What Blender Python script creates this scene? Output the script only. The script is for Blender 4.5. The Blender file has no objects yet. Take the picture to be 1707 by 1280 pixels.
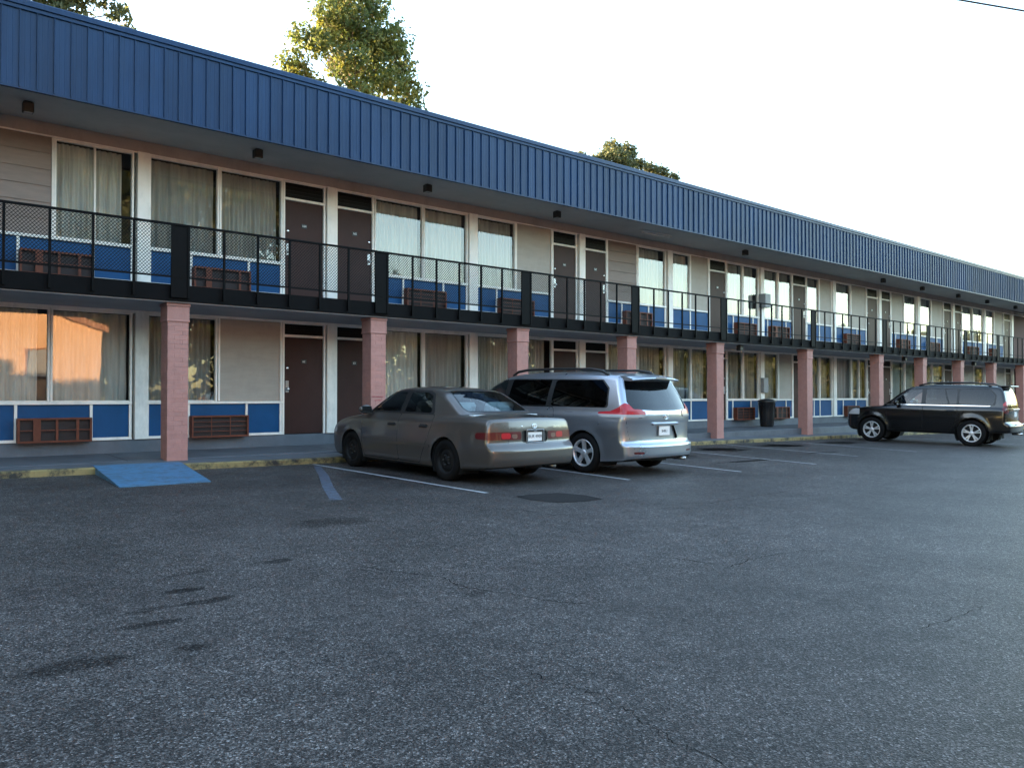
import bpy, math, random
import numpy as np
from mathutils import Vector, Matrix

random.seed(7)
RNG = np.random.default_rng(11)
SC = bpy.context.scene
C = SC.collection
PI = math.pi
rad = math.radians

# ------------------------------------------------------------------ camera, sky, sun, exposure
H = 1.40                                   # eye height; the facade runs along +X, depth is +Y
cam_d = bpy.data.cameras.new('camera')
cam_d.sensor_width = 36.0
cam_d.lens = 28.05
cam_d.clip_start = 0.05
cam_d.clip_end = 3000
cam = bpy.data.objects.new('camera', cam_d)
C.objects.link(cam)
cam.location = (0, 0, H)
VIEW = rad(49.77)
cam.rotation_euler = (rad(90.9), 0, VIEW - PI / 2)
SC.camera = cam

SUN_EL = rad(6.8)
SUN_AZ = math.atan2(-0.74, 0.67)           # clockwise from +Y
sun_vec = Vector((math.sin(SUN_AZ) * math.cos(SUN_EL), math.cos(SUN_AZ) * math.cos(SUN_EL), math.sin(SUN_EL)))
world = bpy.data.worlds.new('World')
SC.world = world
world.use_nodes = True
wn = world.node_tree
wn.nodes.clear()
sky = wn.nodes.new('ShaderNodeTexSky')
sky.sky_type = 'NISHITA'
sky.sun_disc = False
sky.sun_elevation = SUN_EL
sky.sun_rotation = SUN_AZ
sky.air_density = 1.0
sky.dust_density = 1.3
sky.ozone_density = 1.1
bg = wn.nodes.new('ShaderNodeBackground')
bg.inputs['Strength'].default_value = 0.15
wo = wn.nodes.new('ShaderNodeOutputWorld')
wn.links.new(sky.outputs[0], bg.inputs[0])
wn.links.new(bg.outputs[0], wo.inputs[0])

sun_d = bpy.data.lights.new('sun', 'SUN')
sun_d.energy = 4.6
sun_d.angle = rad(0.53)
sun_d.color = (1.0, 0.72, 0.43)
sun = bpy.data.objects.new('sun', sun_d)
C.objects.link(sun)
sun.rotation_euler = (-sun_vec).to_track_quat('-Z', 'Y').to_euler()
sun.location = (-60, 60, 40)

SC.view_settings.view_transform = 'Standard'
SC.view_settings.look = 'None'
SC.view_settings.exposure = 3.55
SC.view_settings.gamma = 1.0
SC.view_settings.use_curve_mapping = False
SC.cycles.max_bounces = 10
SC.cycles.transparent_max_bounces = 24
SC.cycles.glossy_bounces = 5
SC.cycles.sample_clamp_indirect = 6.0
SC.cycles.use_denoising = True

# ------------------------------------------------------------------ materials
MATS = {}


def new_mat(name):
    m = bpy.data.materials.new(name)
    m.use_nodes = True
    MATS[name] = m
    nt = m.node_tree
    return m, nt, nt.nodes['Principled BSDF']


def N(nt, kind, **kw):
    n = nt.nodes.new(kind)
    for k, v in kw.items():
        if k in n.inputs.keys():
            n.inputs[k].default_value = v
        else:
            setattr(n, k, v)
    return n


def ramp(nt, fac, stops):
    r = nt.nodes.new('ShaderNodeValToRGB')
    e = r.color_ramp.elements
    while len(e) < len(stops):
        e.new(0.5)
    for i, (p, c) in enumerate(stops):
        e[i].position = p
        e[i].color = (c[0], c[1], c[2], 1) if not isinstance(c, (int, float)) else (c, c, c, 1)
    nt.links.new(fac, r.inputs[0])
    return r.outputs[0]


def coords(nt, space='Object', scale=None):
    t = nt.nodes.new('ShaderNodeTexCoord')
    out = t.outputs[space]
    if scale:
        mp = nt.nodes.new('ShaderNodeMapping')
        mp.inputs['Scale'].default_value = scale
        nt.links.new(out, mp.inputs[0])
        out = mp.outputs[0]
    return out


def world_pos(nt, scale=None):
    g = nt.nodes.new('ShaderNodeNewGeometry')
    out = g.outputs['Position']
    if scale:
        mp = nt.nodes.new('ShaderNodeMapping')
        mp.inputs['Scale'].default_value = scale
        nt.links.new(out, mp.inputs[0])
        out = mp.outputs[0]
    return out


def simple(name, col, rough=0.6, metal=0.0, var=0.12, scale=6.0, stretch=(1, 1, 1), bump=0.0, bscale=60.0,
           spec=0.5, coat=0.0, rand=0.0, grime=0.0):
    """painted / plain surface: colour broken up by two noises, per-object tone shift, fine relief"""
    m, nt, b = new_mat(name)
    L = nt.links
    p = world_pos(nt, tuple(scale * s for s in stretch))
    n1 = N(nt, 'ShaderNodeTexNoise', Detail=6.0, Roughness=0.65)
    n1.inputs['Scale'].default_value = 1.0
    L.new(p, n1.inputs['Vector'])
    fac = ramp(nt, n1.outputs['Fac'], [(0.3, 1.0 - var), (0.7, 1.0 + var)])
    mul = N(nt, 'ShaderNodeMix', data_type='RGBA', blend_type='MULTIPLY')
    mul.inputs[0].default_value = 1.0
    mul.inputs[6].default_value = (*col, 1)
    L.new(fac, mul.inputs[7])
    out = mul.outputs[2]
    if grime > 0:
        n3 = N(nt, 'ShaderNodeTexNoise', Detail=8.0, Roughness=0.75)
        n3.inputs['Scale'].default_value = 2.3
        L.new(world_pos(nt, (1.0, 1.0, 0.35)), n3.inputs['Vector'])
        g = ramp(nt, n3.outputs['Fac'], [(0.48, 1.0), (0.72, 1.0 - grime)])
        mg = N(nt, 'ShaderNodeMix', data_type='RGBA', blend_type='MULTIPLY')
        mg.inputs[0].default_value = 1.0
        L.new(out, mg.inputs[6])
        L.new(g, mg.inputs[7])
        out = mg.outputs[2]
    if rand > 0:
        oi = nt.nodes.new('ShaderNodeObjectInfo')
        hv = nt.nodes.new('ShaderNodeHueSaturation')
        mr = N(nt, 'ShaderNodeMapRange')
        mr.inputs['To Min'].default_value = 1 - rand
        mr.inputs['To Max'].default_value = 1 + rand
        L.new(oi.outputs['Random'], mr.inputs[0])
        L.new(mr.outputs[0], hv.inputs['Value'])
        L.new(out, hv.inputs['Color'])
        out = hv.outputs[0]
    L.new(out, b.inputs['Base Color'])
    b.inputs['Roughness'].default_value = rough
    b.inputs['Metallic'].default_value = metal
    b.inputs['Specular IOR Level'].default_value = spec
    b.inputs['Coat Weight'].default_value = coat
    b.inputs['Coat Roughness'].default_value = 0.04
    if bump > 0:
        n2 = N(nt, 'ShaderNodeTexNoise', Detail=3.0)
        n2.inputs['Scale'].default_value = bscale
        L.new(world_pos(nt, stretch), n2.inputs['Vector'])
        bp = N(nt, 'ShaderNodeBump', Strength=bump, Distance=0.01)
        L.new(n2.outputs['Fac'], bp.inputs['Height'])
        L.new(bp.outputs[0], b.inputs['Normal'])
    return m


def glass_mat(name, tint, boost=1.0, wav=0.0, rough=0.0, ior=1.5):
    """thin pane: clear or tinted see-through mixed with mirror by Fresnel; slight waviness of old float glass"""
    m, nt, b = new_mat(name)
    nt.nodes.remove(b)
    L = nt.links
    o = nt.nodes['Material Output']
    tr = N(nt, 'ShaderNodeBsdfTransparent')
    tr.inputs[0].default_value = (*tint, 1)
    gl = N(nt, 'ShaderNodeBsdfGlossy')
    gl.inputs['Roughness'].default_value = rough
    gl.inputs['Color'].default_value = (1, 1, 1, 1)
    fr = N(nt, 'ShaderNodeFresnel', IOR=ior)
    mu = N(nt, 'ShaderNodeMath', operation='MULTIPLY', use_clamp=True)
    mu.inputs[1].default_value = boost
    mx = N(nt, 'ShaderNodeMixShader')
    L.new(fr.outputs[0], mu.inputs[0])
    L.new(mu.outputs[0], mx.inputs[0])
    L.new(tr.outputs[0], mx.inputs[1])
    L.new(gl.outputs[0], mx.inputs[2])
    L.new(mx.outputs[0], o.inputs[0])
    if wav > 0:
        n = N(nt, 'ShaderNodeTexNoise', Detail=1.0)
        n.inputs['Scale'].default_value = 1.0
        L.new(world_pos(nt, (1.6, 1.6, 1.1)), n.inputs['Vector'])
        bp = N(nt, 'ShaderNodeBump', Strength=1.0, Distance=wav)
        L.new(n.outputs['Fac'], bp.inputs['Height'])
        L.new(bp.outputs[0], gl.inputs['Normal'])
    return m


simple('white_paint', (0.84, 0.79, 0.73), rough=0.5, var=0.06, scale=3, grime=0.25, bump=0.05)
simple('blue_panel', (0.005, 0.064, 0.178), rough=0.5, spec=0.2, var=0.10, scale=2.5, grime=0.15)
simple('tan_panel', (0.36, 0.315, 0.27), rough=0.6, var=0.07, scale=2.0, stretch=(1, 1, 5), grime=0.12)
simple('siding', (0.22, 0.165, 0.14), rough=0.6, var=0.10, scale=3.0, stretch=(1, 1, 6), rand=0.08)
simple('door_paint', (0.042, 0.017, 0.014), rough=0.5, spec=0.2, var=0.12, scale=2.2, grime=0.15)
simple('transom', (0.005, 0.004, 0.005), spec=0.15, rough=0.45)
simple('header', (0.34, 0.29, 0.265), rough=0.65, var=0.10, scale=1.4, grime=0.2)
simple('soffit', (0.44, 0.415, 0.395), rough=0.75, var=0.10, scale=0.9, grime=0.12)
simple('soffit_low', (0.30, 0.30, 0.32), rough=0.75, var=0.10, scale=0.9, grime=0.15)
simple('plinth', (0.10, 0.115, 0.14), rough=0.6, var=0.15, scale=3, grime=0.25)
simple('black_iron', (0.0018, 0.0018, 0.0022), rough=0.6, spec=0.10, var=0.3, scale=9, grime=0.2)
simple('black_beam', (0.0028, 0.0028, 0.0034), rough=0.7, spec=0.10, var=0.3, scale=4, grime=0.3, bump=0.15, bscale=30)
simple('pillar_paint', (0.41, 0.205, 0.175), spec=0.2, rough=0.6, var=0.09, scale=7, bump=0.25, bscale=45, grime=0.12, rand=0.04)
simple('ac_frame', (0.135, 0.040, 0.022), spec=0.25, rough=0.55, var=0.15, scale=8, grime=0.2)
simple('ac_dark', (0.022, 0.012, 0.011), rough=0.7)
simple('chrome', (0.75, 0.75, 0.76), rough=0.18, metal=1.0, var=0.03)
simple('steel', (0.42, 0.42, 0.43), rough=0.35, metal=1.0, var=0.08)
simple('black_plate', (0.012, 0.012, 0.013), rough=0.4)
simple('white_print', (0.75, 0.75, 0.75), rough=0.5, var=0.02)
simple('red_print', (0.36, 0.03, 0.045), rough=0.6, var=0.05)
simple('dark_room', (0.035, 0.033, 0.032), rough=0.9)
simple('brick_dark', (0.085, 0.032, 0.026), rough=0.8, var=0.2, scale=12, bump=0.3, rand=0.1)
simple('roofing', (0.10, 0.10, 0.10), rough=0.9)
simple('wall_brown', (0.06, 0.045, 0.04), rough=0.8)
simple('back_wall', (0.40, 0.32, 0.28), rough=0.8)
simple('light_box', (0.020, 0.018, 0.017), rough=0.5)
simple('tube_white', (0.62, 0.62, 0.60), rough=0.5)
simple('grey_box', (0.25, 0.26, 0.27), rough=0.5, var=0.1, grime=0.2)
simple('trash_black', (0.010, 0.010, 0.012), rough=0.38, var=0.2, bump=0.05)
simple('rubber', (0.0055, 0.0055, 0.006), rough=0.85, spec=0.15, var=0.2, bump=0.1)
simple('underbody', (0.006, 0.006, 0.007), rough=0.9)
simple('car_trim', (0.010, 0.010, 0.011), rough=0.45)
simple('gap_black', (0.004, 0.004, 0.004), rough=0.9)
simple('alloy', (0.55, 0.56, 0.58), rough=0.35, metal=0.55, var=0.05)
simple('steel_wheel', (0.008, 0.008, 0.009), rough=0.6, spec=0.2)
simple('seat_grey', (0.40, 0.42, 0.42), rough=0.9, var=0.1)
simple('seat_dark', (0.045, 0.045, 0.048), rough=0.9, var=0.1)
simple('concrete', (0.095, 0.102, 0.115), rough=0.6, var=0.16, scale=1.6, grime=0.3, bump=0.1, bscale=80)
simple('bark', (0.12, 0.09, 0.065), rough=0.95, var=0.3, scale=6, bump=0.4, bscale=18)
simple('neighbour_wall', (0.80, 0.47, 0.27), rough=0.85, var=0.06, scale=4, bump=0.2, bscale=20)
simple('neighbour_trim', (0.36, 0.17, 0.10), rough=0.8)
simple('cable_black', (0.02, 0.02, 0.025), rough=0.7)
simple('lens_white', (0.36, 0.36, 0.37), rough=0.25, var=0.05)


def lens_mat(name, col):
    m, nt, b = new_mat(name)
    b.inputs['Base Color'].default_value = (*col, 1)
    b.inputs['Roughness'].default_value = 0.3
    b.inputs['Coat Weight'].default_value = 0.4
    b.inputs['Coat Roughness'].default_value = 0.03
    v = N(nt, 'ShaderNodeTexWave', bands_direction='Z')
    v.inputs['Scale'].default_value = 14.0
    nt.links.new(coords(nt), v.inputs['Vector'])
    bp = N(nt, 'ShaderNodeBump', Strength=0.08, Distance=0.004)
    nt.links.new(v.outputs['Fac'], bp.inputs['Height'])
    nt.links.new(bp.outputs[0], b.inputs['Normal'])
    return m


lens_mat('lens_red', (0.40, 0.006, 0.016))
lens_mat('lens_red_dark', (0.085, 0.003, 0.006))
lens_mat('lens_amber', (0.16, 0.09, 0.07))


def car_paint(name, col, metal, rough):
    m, nt, b = new_mat(name)
    L = nt.links
    n = N(nt, 'ShaderNodeTexNoise', Detail=2.0)
    n.inputs['Scale'].default_value = 900.0
    L.new(coords(nt), n.inputs['Vector'])
    f = ramp(nt, n.outputs['Fac'], [(0.35, tuple(c * 0.95 for c in col)), (0.65, tuple(c * 1.05 for c in col))])
    d = N(nt, 'ShaderNodeTexNoise', Detail=5.0)
    d.inputs['Scale'].default_value = 2.0
    L.new(coords(nt), d.inputs['Vector'])
    dust = ramp(nt, d.outputs['Fac'], [(0.3, 0.96), (0.7, 1.03)])
    mu = N(nt, 'ShaderNodeMix', data_type='RGBA', blend_type='MULTIPLY')
    mu.inputs[0].default_value = 1
    L.new(f, mu.inputs[6])
    L.new(dust, mu.inputs[7])
    L.new(mu.outputs[2], b.inputs['Base Color'])
    rr = ramp(nt, d.outputs['Fac'], [(0.3, rough), (0.7, rough + 0.03)])
    L.new(rr, b.inputs['Roughness'])
    b.inputs['Metallic'].default_value = metal
    b.inputs['Coat Weight'].default_value = 0.8 if max(col) > .01 else 0.35
    b.inputs['Coat Roughness'].default_value = 0.06
    return m


car_paint('paint_taupe', (0.112, 0.099, 0.090), 0.6, 0.31)
car_paint('paint_silver', (0.40, 0.43, 0.48), 0.85, 0.27)
car_paint('paint_black', (0.0012, 0.0012, 0.0016), 0.0, 0.2)

glass_mat('window_glass', (0.86, 0.90, 0.89), boost=1.8, wav=0.0022)
glass_mat('car_glass', (0.74, 0.83, 0.82), boost=1.2)
glass_mat('car_glass_dark', (0.045, 0.05, 0.055), boost=1.0)
glass_mat('plate_glass', (0.8, 0.85, 0.85), boost=1.5)


def curtain_mat():
    m, nt, b = new_mat('curtain')
    L = nt.links
    oi = nt.nodes.new('ShaderNodeObjectInfo')
    n = N(nt, 'ShaderNodeTexNoise', Detail=4.0)
    n.inputs['Scale'].default_value = 1.0
    L.new(world_pos(nt, (9, 9, 0.8)), n.inputs['Vector'])
    c = ramp(nt, n.outputs['Fac'], [(0.3, (0.46, 0.45, 0.43)), (0.7, (0.70, 0.69, 0.66))])
    hv = nt.nodes.new('ShaderNodeHueSaturation')
    mr = N(nt, 'ShaderNodeMapRange')
    mr.inputs['To Min'].default_value = 0.66
    mr.inputs['To Max'].default_value = 1.10
    L.new(oi.outputs['Random'], mr.inputs[0])
    L.new(mr.outputs[0], hv.inputs['Value'])
    L.new(c, hv.inputs['Color'])
    L.new(hv.outputs[0], b.inputs['Base Color'])
    b.inputs['Roughness'].default_value = 0.9
    w = N(nt, 'ShaderNodeTexNoise', Detail=2.0)
    w.inputs['Scale'].default_value = 200
    L.new(world_pos(nt), w.inputs['Vector'])
    bp = N(nt, 'ShaderNodeBump', Strength=0.1, Distance=0.004)
    L.new(w.outputs['Fac'], bp.inputs['Height'])
    L.new(bp.outputs[0], b.inputs['Normal'])


curtain_mat()


def fascia_mat():
    m, nt, b = new_mat('fascia_blue')
    L = nt.links
    n = N(nt, 'ShaderNodeTexNoise', Detail=5.0, Roughness=0.7)
    n.inputs['Scale'].default_value = 1.0
    L.new(world_pos(nt, (55, 55, 0.9)), n.inputs['Vector'])
    c = ramp(nt, n.outputs['Fac'], [(0.25, (0.0045, 0.0225, 0.069)), (0.75, (0.0100, 0.041, 0.110))])
    n2 = N(nt, 'ShaderNodeTexNoise', Detail=5.0)
    n2.inputs['Scale'].default_value = 0.7
    L.new(world_pos(nt), n2.inputs['Vector'])
    c2 = ramp(nt, n2.outputs['Fac'], [(0.3, 0.85), (0.7, 1.12)])
    mu = N(nt, 'ShaderNodeMix', data_type='RGBA', blend_type='MULTIPLY')
    mu.inputs[0].default_value = 1
    L.new(c, mu.inputs[6])
    L.new(c2, mu.inputs[7])
    oi = nt.nodes.new('ShaderNodeObjectInfo')
    hv = nt.nodes.new('ShaderNodeHueSaturation')
    mr = N(nt, 'ShaderNodeMapRange')
    mr.inputs['To Min'].default_value = 0.85
    mr.inputs['To Max'].default_value = 1.13
    L.new(oi.outputs['Random'], mr.inputs[0])
    L.new(mr.outputs[0], hv.inputs['Value'])
    L.new(mu.outputs[2], hv.inputs['Color'])
    L.new(hv.outputs[0], b.inputs['Base Color'])
    b.inputs['Roughness'].default_value = 0.36
    b.inputs['Metallic'].default_value = 0.0
    b.inputs['Specular IOR Level'].default_value = 0.2
    bp = N(nt, 'ShaderNodeBump', Strength=0.12, Distance=0.01)
    L.new(n.outputs['Fac'], bp.inputs['Height'])
    L.new(bp.outputs[0], b.inputs['Normal'])


fascia_mat()

STAINS = [  # x, y, rx, ry, strength: oil and water marks on the asphalt
    (1.76, 5.42, .17, .08, .75), (1.79, 5.06, .22, .08, .7), (1.45, 5.05, .20, .07, .5), (1.35, 4.76, .24, .07, .55), (1.43, 4.21, .10, .08, .7),
    (.86, 4.27, .26, .12, .6), (2.62, 5.91, .16, .08, .6), (1.96, 5.88, .22, .06, .35), (3.78, 7.36, .5, .3, .45), (3.23, 4.21, .12, .07, .5),
    (16.9, 11.9, .95, .62, 1.05), (19.9, 12.0, 1.0, .60, 1.05), (23.0, 11.9, 1.1, .55, 1.0), (13.9, 11.4, .9, .95, 1.0), (14.4, 9.5, 1.1, .16, .9), (18.4, 10.0, 1.0, .14, .8),
    (6.4, 10.9, 0.5, .8, .35), (10.6, 10.8, .6, 1.4, .6), (8.0, 11.2, .7, 1.6, .55), (24.9, 11, .8, 1.3, .4),
]


def asphalt():
    m, nt, b = new_mat('asphalt')
    L = nt.links
    P = world_pos(nt)
    # aggregate: two sizes of stone flecks in dark binder
    v1 = N(nt, 'ShaderNodeTexVoronoi', Scale=125.0)
    L.new(P, v1.inputs['Vector'])
    sep = nt.nodes.new('ShaderNodeSeparateColor')
    L.new(v1.outputs['Color'], sep.inputs[0])
    fle = ramp(nt, sep.outputs[0], [(0.0, (0.0195, 0.0168, 0.0158)), (0.45, (0.044, 0.0386, 0.0362)), (0.78, (0.083, 0.0735, 0.0690)), (0.93, (0.125, 0.114, 0.110)), (1.0, (0.22, 0.202, 0.196))])
    v2 = N(nt, 'ShaderNodeTexVoronoi', Scale=240.0)
    L.new(P, v2.inputs['Vector'])
    sep2 = nt.nodes.new('ShaderNodeSeparateColor')
    L.new(v2.outputs['Color'], sep2.inputs[0])
    fl2 = ramp(nt, sep2.outputs[1], [(0.0, 0.6), (0.7, 1.0), (1.0, 1.7)])
    mu = N(nt, 'ShaderNodeMix', data_type='RGBA', blend_type='MULTIPLY')
    mu.inputs[0].default_value = 1
    L.new(fle, mu.inputs[6])
    L.new(fl2, mu.inputs[7])
    col = mu.outputs[2]
    # broad patchiness
    for sc, lo, hi in ((0.16, 0.72, 1.26), (1.1, 0.78, 1.20), (7.0, 0.78, 1.22), (34.0, 0.70, 1.32)):
        n = N(nt, 'ShaderNodeTexNoise', Detail=5.0, Roughness=0.6)
        n.inputs['Scale'].default_value = sc
        L.new(P, n.inputs['Vector'])
        f = ramp(nt, n.outputs['Fac'], [(0.3, lo), (0.7, hi)])
        mm = N(nt, 'ShaderNodeMix', data_type='RGBA', blend_type='MULTIPLY')
        mm.inputs[0].default_value = 1
        L.new(col, mm.inputs[6])
        L.new(f, mm.inputs[7])
        col = mm.outputs[2]
    # stains
    wn_ = N(nt, 'ShaderNodeTexNoise', Detail=4.0)
    wn_.inputs['Scale'].default_value = 3.5
    L.new(P, wn_.inputs['Vector'])
    sub = N(nt, 'ShaderNodeVectorMath', operation='SUBTRACT')
    L.new(wn_.outputs['Color'], sub.inputs[0])
    sub.inputs[1].default_value = (0.5, 0.5, 0.5)
    total = None
    for (x, y, rx, ry, s) in STAINS:
        mp = N(nt, 'ShaderNodeMapping')
        mp.inputs['Location'].default_value = (-x / rx, -y / ry, 0)
        mp.inputs['Scale'].default_value = (1 / rx, 1 / ry, 0)
        L.new(P, mp.inputs[0])
        ad = N(nt, 'ShaderNodeVectorMath', operation='MULTIPLY_ADD')
        L.new(sub.outputs[0], ad.inputs[0])
        ad.inputs[1].default_value = (1.3, 1.3, 0)
        L.new(mp.outputs[0], ad.inputs[2])
        ln = N(nt, 'ShaderNodeVectorMath', operation='LENGTH')
        L.new(ad.outputs[0], ln.inputs[0])
        mr = N(nt, 'ShaderNodeMapRange')
        mr.inputs['From Min'].default_value = 0.55
        mr.inputs['From Max'].default_value = 1.0
        mr.inputs['To Min'].default_value = max(.10, 1 - s * .85)
        mr.inputs['To Max'].default_value = 1.0
        L.new(ln.outputs['Value'], mr.inputs[0])
        if total is None:
            total = mr.outputs[0]
        else:
            t = N(nt, 'ShaderNodeMath', operation='MULTIPLY')
            L.new(total, t.inputs[0])
            L.new(mr.outputs[0], t.inputs[1])
            total = t.outputs[0]
    ms = N(nt, 'ShaderNodeMix', data_type='RGBA', blend_type='MULTIPLY')
    ms.inputs[0].default_value = 1
    L.new(col, ms.inputs[6])
    L.new(total, ms.inputs[7])
    L.new(ms.outputs[2], b.inputs['Base Color'])
    b.inputs['Roughness'].default_value = 0.55
    sp_ = N(nt, 'ShaderNodeMath', operation='MULTIPLY')
    sp_.inputs[1].default_value = 0.11
    L.new(total, sp_.inputs[0])
    L.new(sp_.outputs[0], b.inputs['Specular IOR Level'])
    bp = N(nt, 'ShaderNodeBump', Strength=0.4, Distance=0.006)
    L.new(v1.outputs['Distance'], bp.inputs['Height'])
    L.new(bp.outputs[0], b.inputs['Normal'])


asphalt()
simple('patch', (0.022, 0.0205, 0.0205), rough=0.9, spec=0.1, var=0.35, scale=40, bump=0.4, bscale=90)
simple('crack', (0.004, 0.004, 0.004), spec=0.1, rough=0.95, var=0.2)


def worn_paint(name, col, under, lo, hi, sc=7.0):
    m, nt, b = new_mat(name)
    L = nt.links
    n = N(nt, 'ShaderNodeTexNoise', Detail=8.0, Roughness=0.75)
    n.inputs['Scale'].default_value = sc
    L.new(world_pos(nt), n.inputs['Vector'])
    f = ramp(nt, n.outputs['Fac'], [(lo, under), (hi, col)])
    L.new(f, b.inputs['Base Color'])
    b.inputs['Roughness'].default_value = 0.65
    bp = N(nt, 'ShaderNodeBump', Strength=0.3, Distance=0.004)
    n2 = N(nt, 'ShaderNodeTexNoise')
    n2.inputs['Scale'].default_value = 90
    L.new(world_pos(nt), n2.inputs['Vector'])
    L.new(n2.outputs['Fac'], bp.inputs['Height'])
    L.new(bp.outputs[0], b.inputs['Normal'])


worn_paint('kerb_yellow', (0.27, 0.205, 0.082), (0.022, 0.022, 0.020), 0.40, 0.56, 3.2)
worn_paint('ramp_blue', (0.058, 0.165, 0.285), (0.050, 0.085, 0.115), 0.30, 0.56, 6)
worn_paint('line_white', (0.36, 0.365, 0.38), (0.045, 0.047, 0.052), 0.30, 0.46, 14)
worn_paint('line_faint', (0.30, 0.30, 0.315), (0.05, 0.048, 0.05), 0.32, 0.52, 10)
worn_paint('line_blue', (0.075, 0.095, 0.135), (0.040, 0.040, 0.044), 0.34, 0.58, 12)


def leaf_mat(name, cols):
    m, nt, b = new_mat(name)
    L = nt.links
    n = N(nt, 'ShaderNodeTexNoise', Detail=3.0)
    n.inputs['Scale'].default_value = 0.9
    L.new(world_pos(nt), n.inputs['Vector'])
    wnz = N(nt, 'ShaderNodeTexWhiteNoise')
    L.new(world_pos(nt), wnz.inputs['Vector'])
    c = ramp(nt, n.outputs['Fac'], [(0.30, cols[0]), (0.5, cols[1]), (0.68, cols[2])])
    L.new(c, b.inputs['Base Color'])
    b.inputs['Roughness'].default_value = 0.55
    tr = N(nt, 'ShaderNodeBsdfTranslucent')
    L.new(c, tr.inputs[0])
    mx = N(nt, 'ShaderNodeMixShader')
    mx.inputs[0].default_value = 0.52
    L.new(b.outputs[0], mx.inputs[1])
    L.new(tr.outputs[0], mx.inputs[2])
    L.new(mx.outputs[0], nt.nodes['Material Output'].inputs[0])


leaf_mat('leaf_gold', [(0.060, 0.095, 0.030), (0.100, 0.125, 0.030), (0.155, 0.150, 0.030)])
leaf_mat('leaf_olive', [(0.046, 0.066, 0.030), (0.070, 0.085, 0.033), (0.100, 0.105, 0.034)])
leaf_mat('leaf_lot', [(0.030, 0.044, 0.014), (0.050, 0.060, 0.016), (0.075, 0.075, 0.018)])


# ------------------------------------------------------------------ mesh helpers
def M(n):
    return MATS[n]


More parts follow.
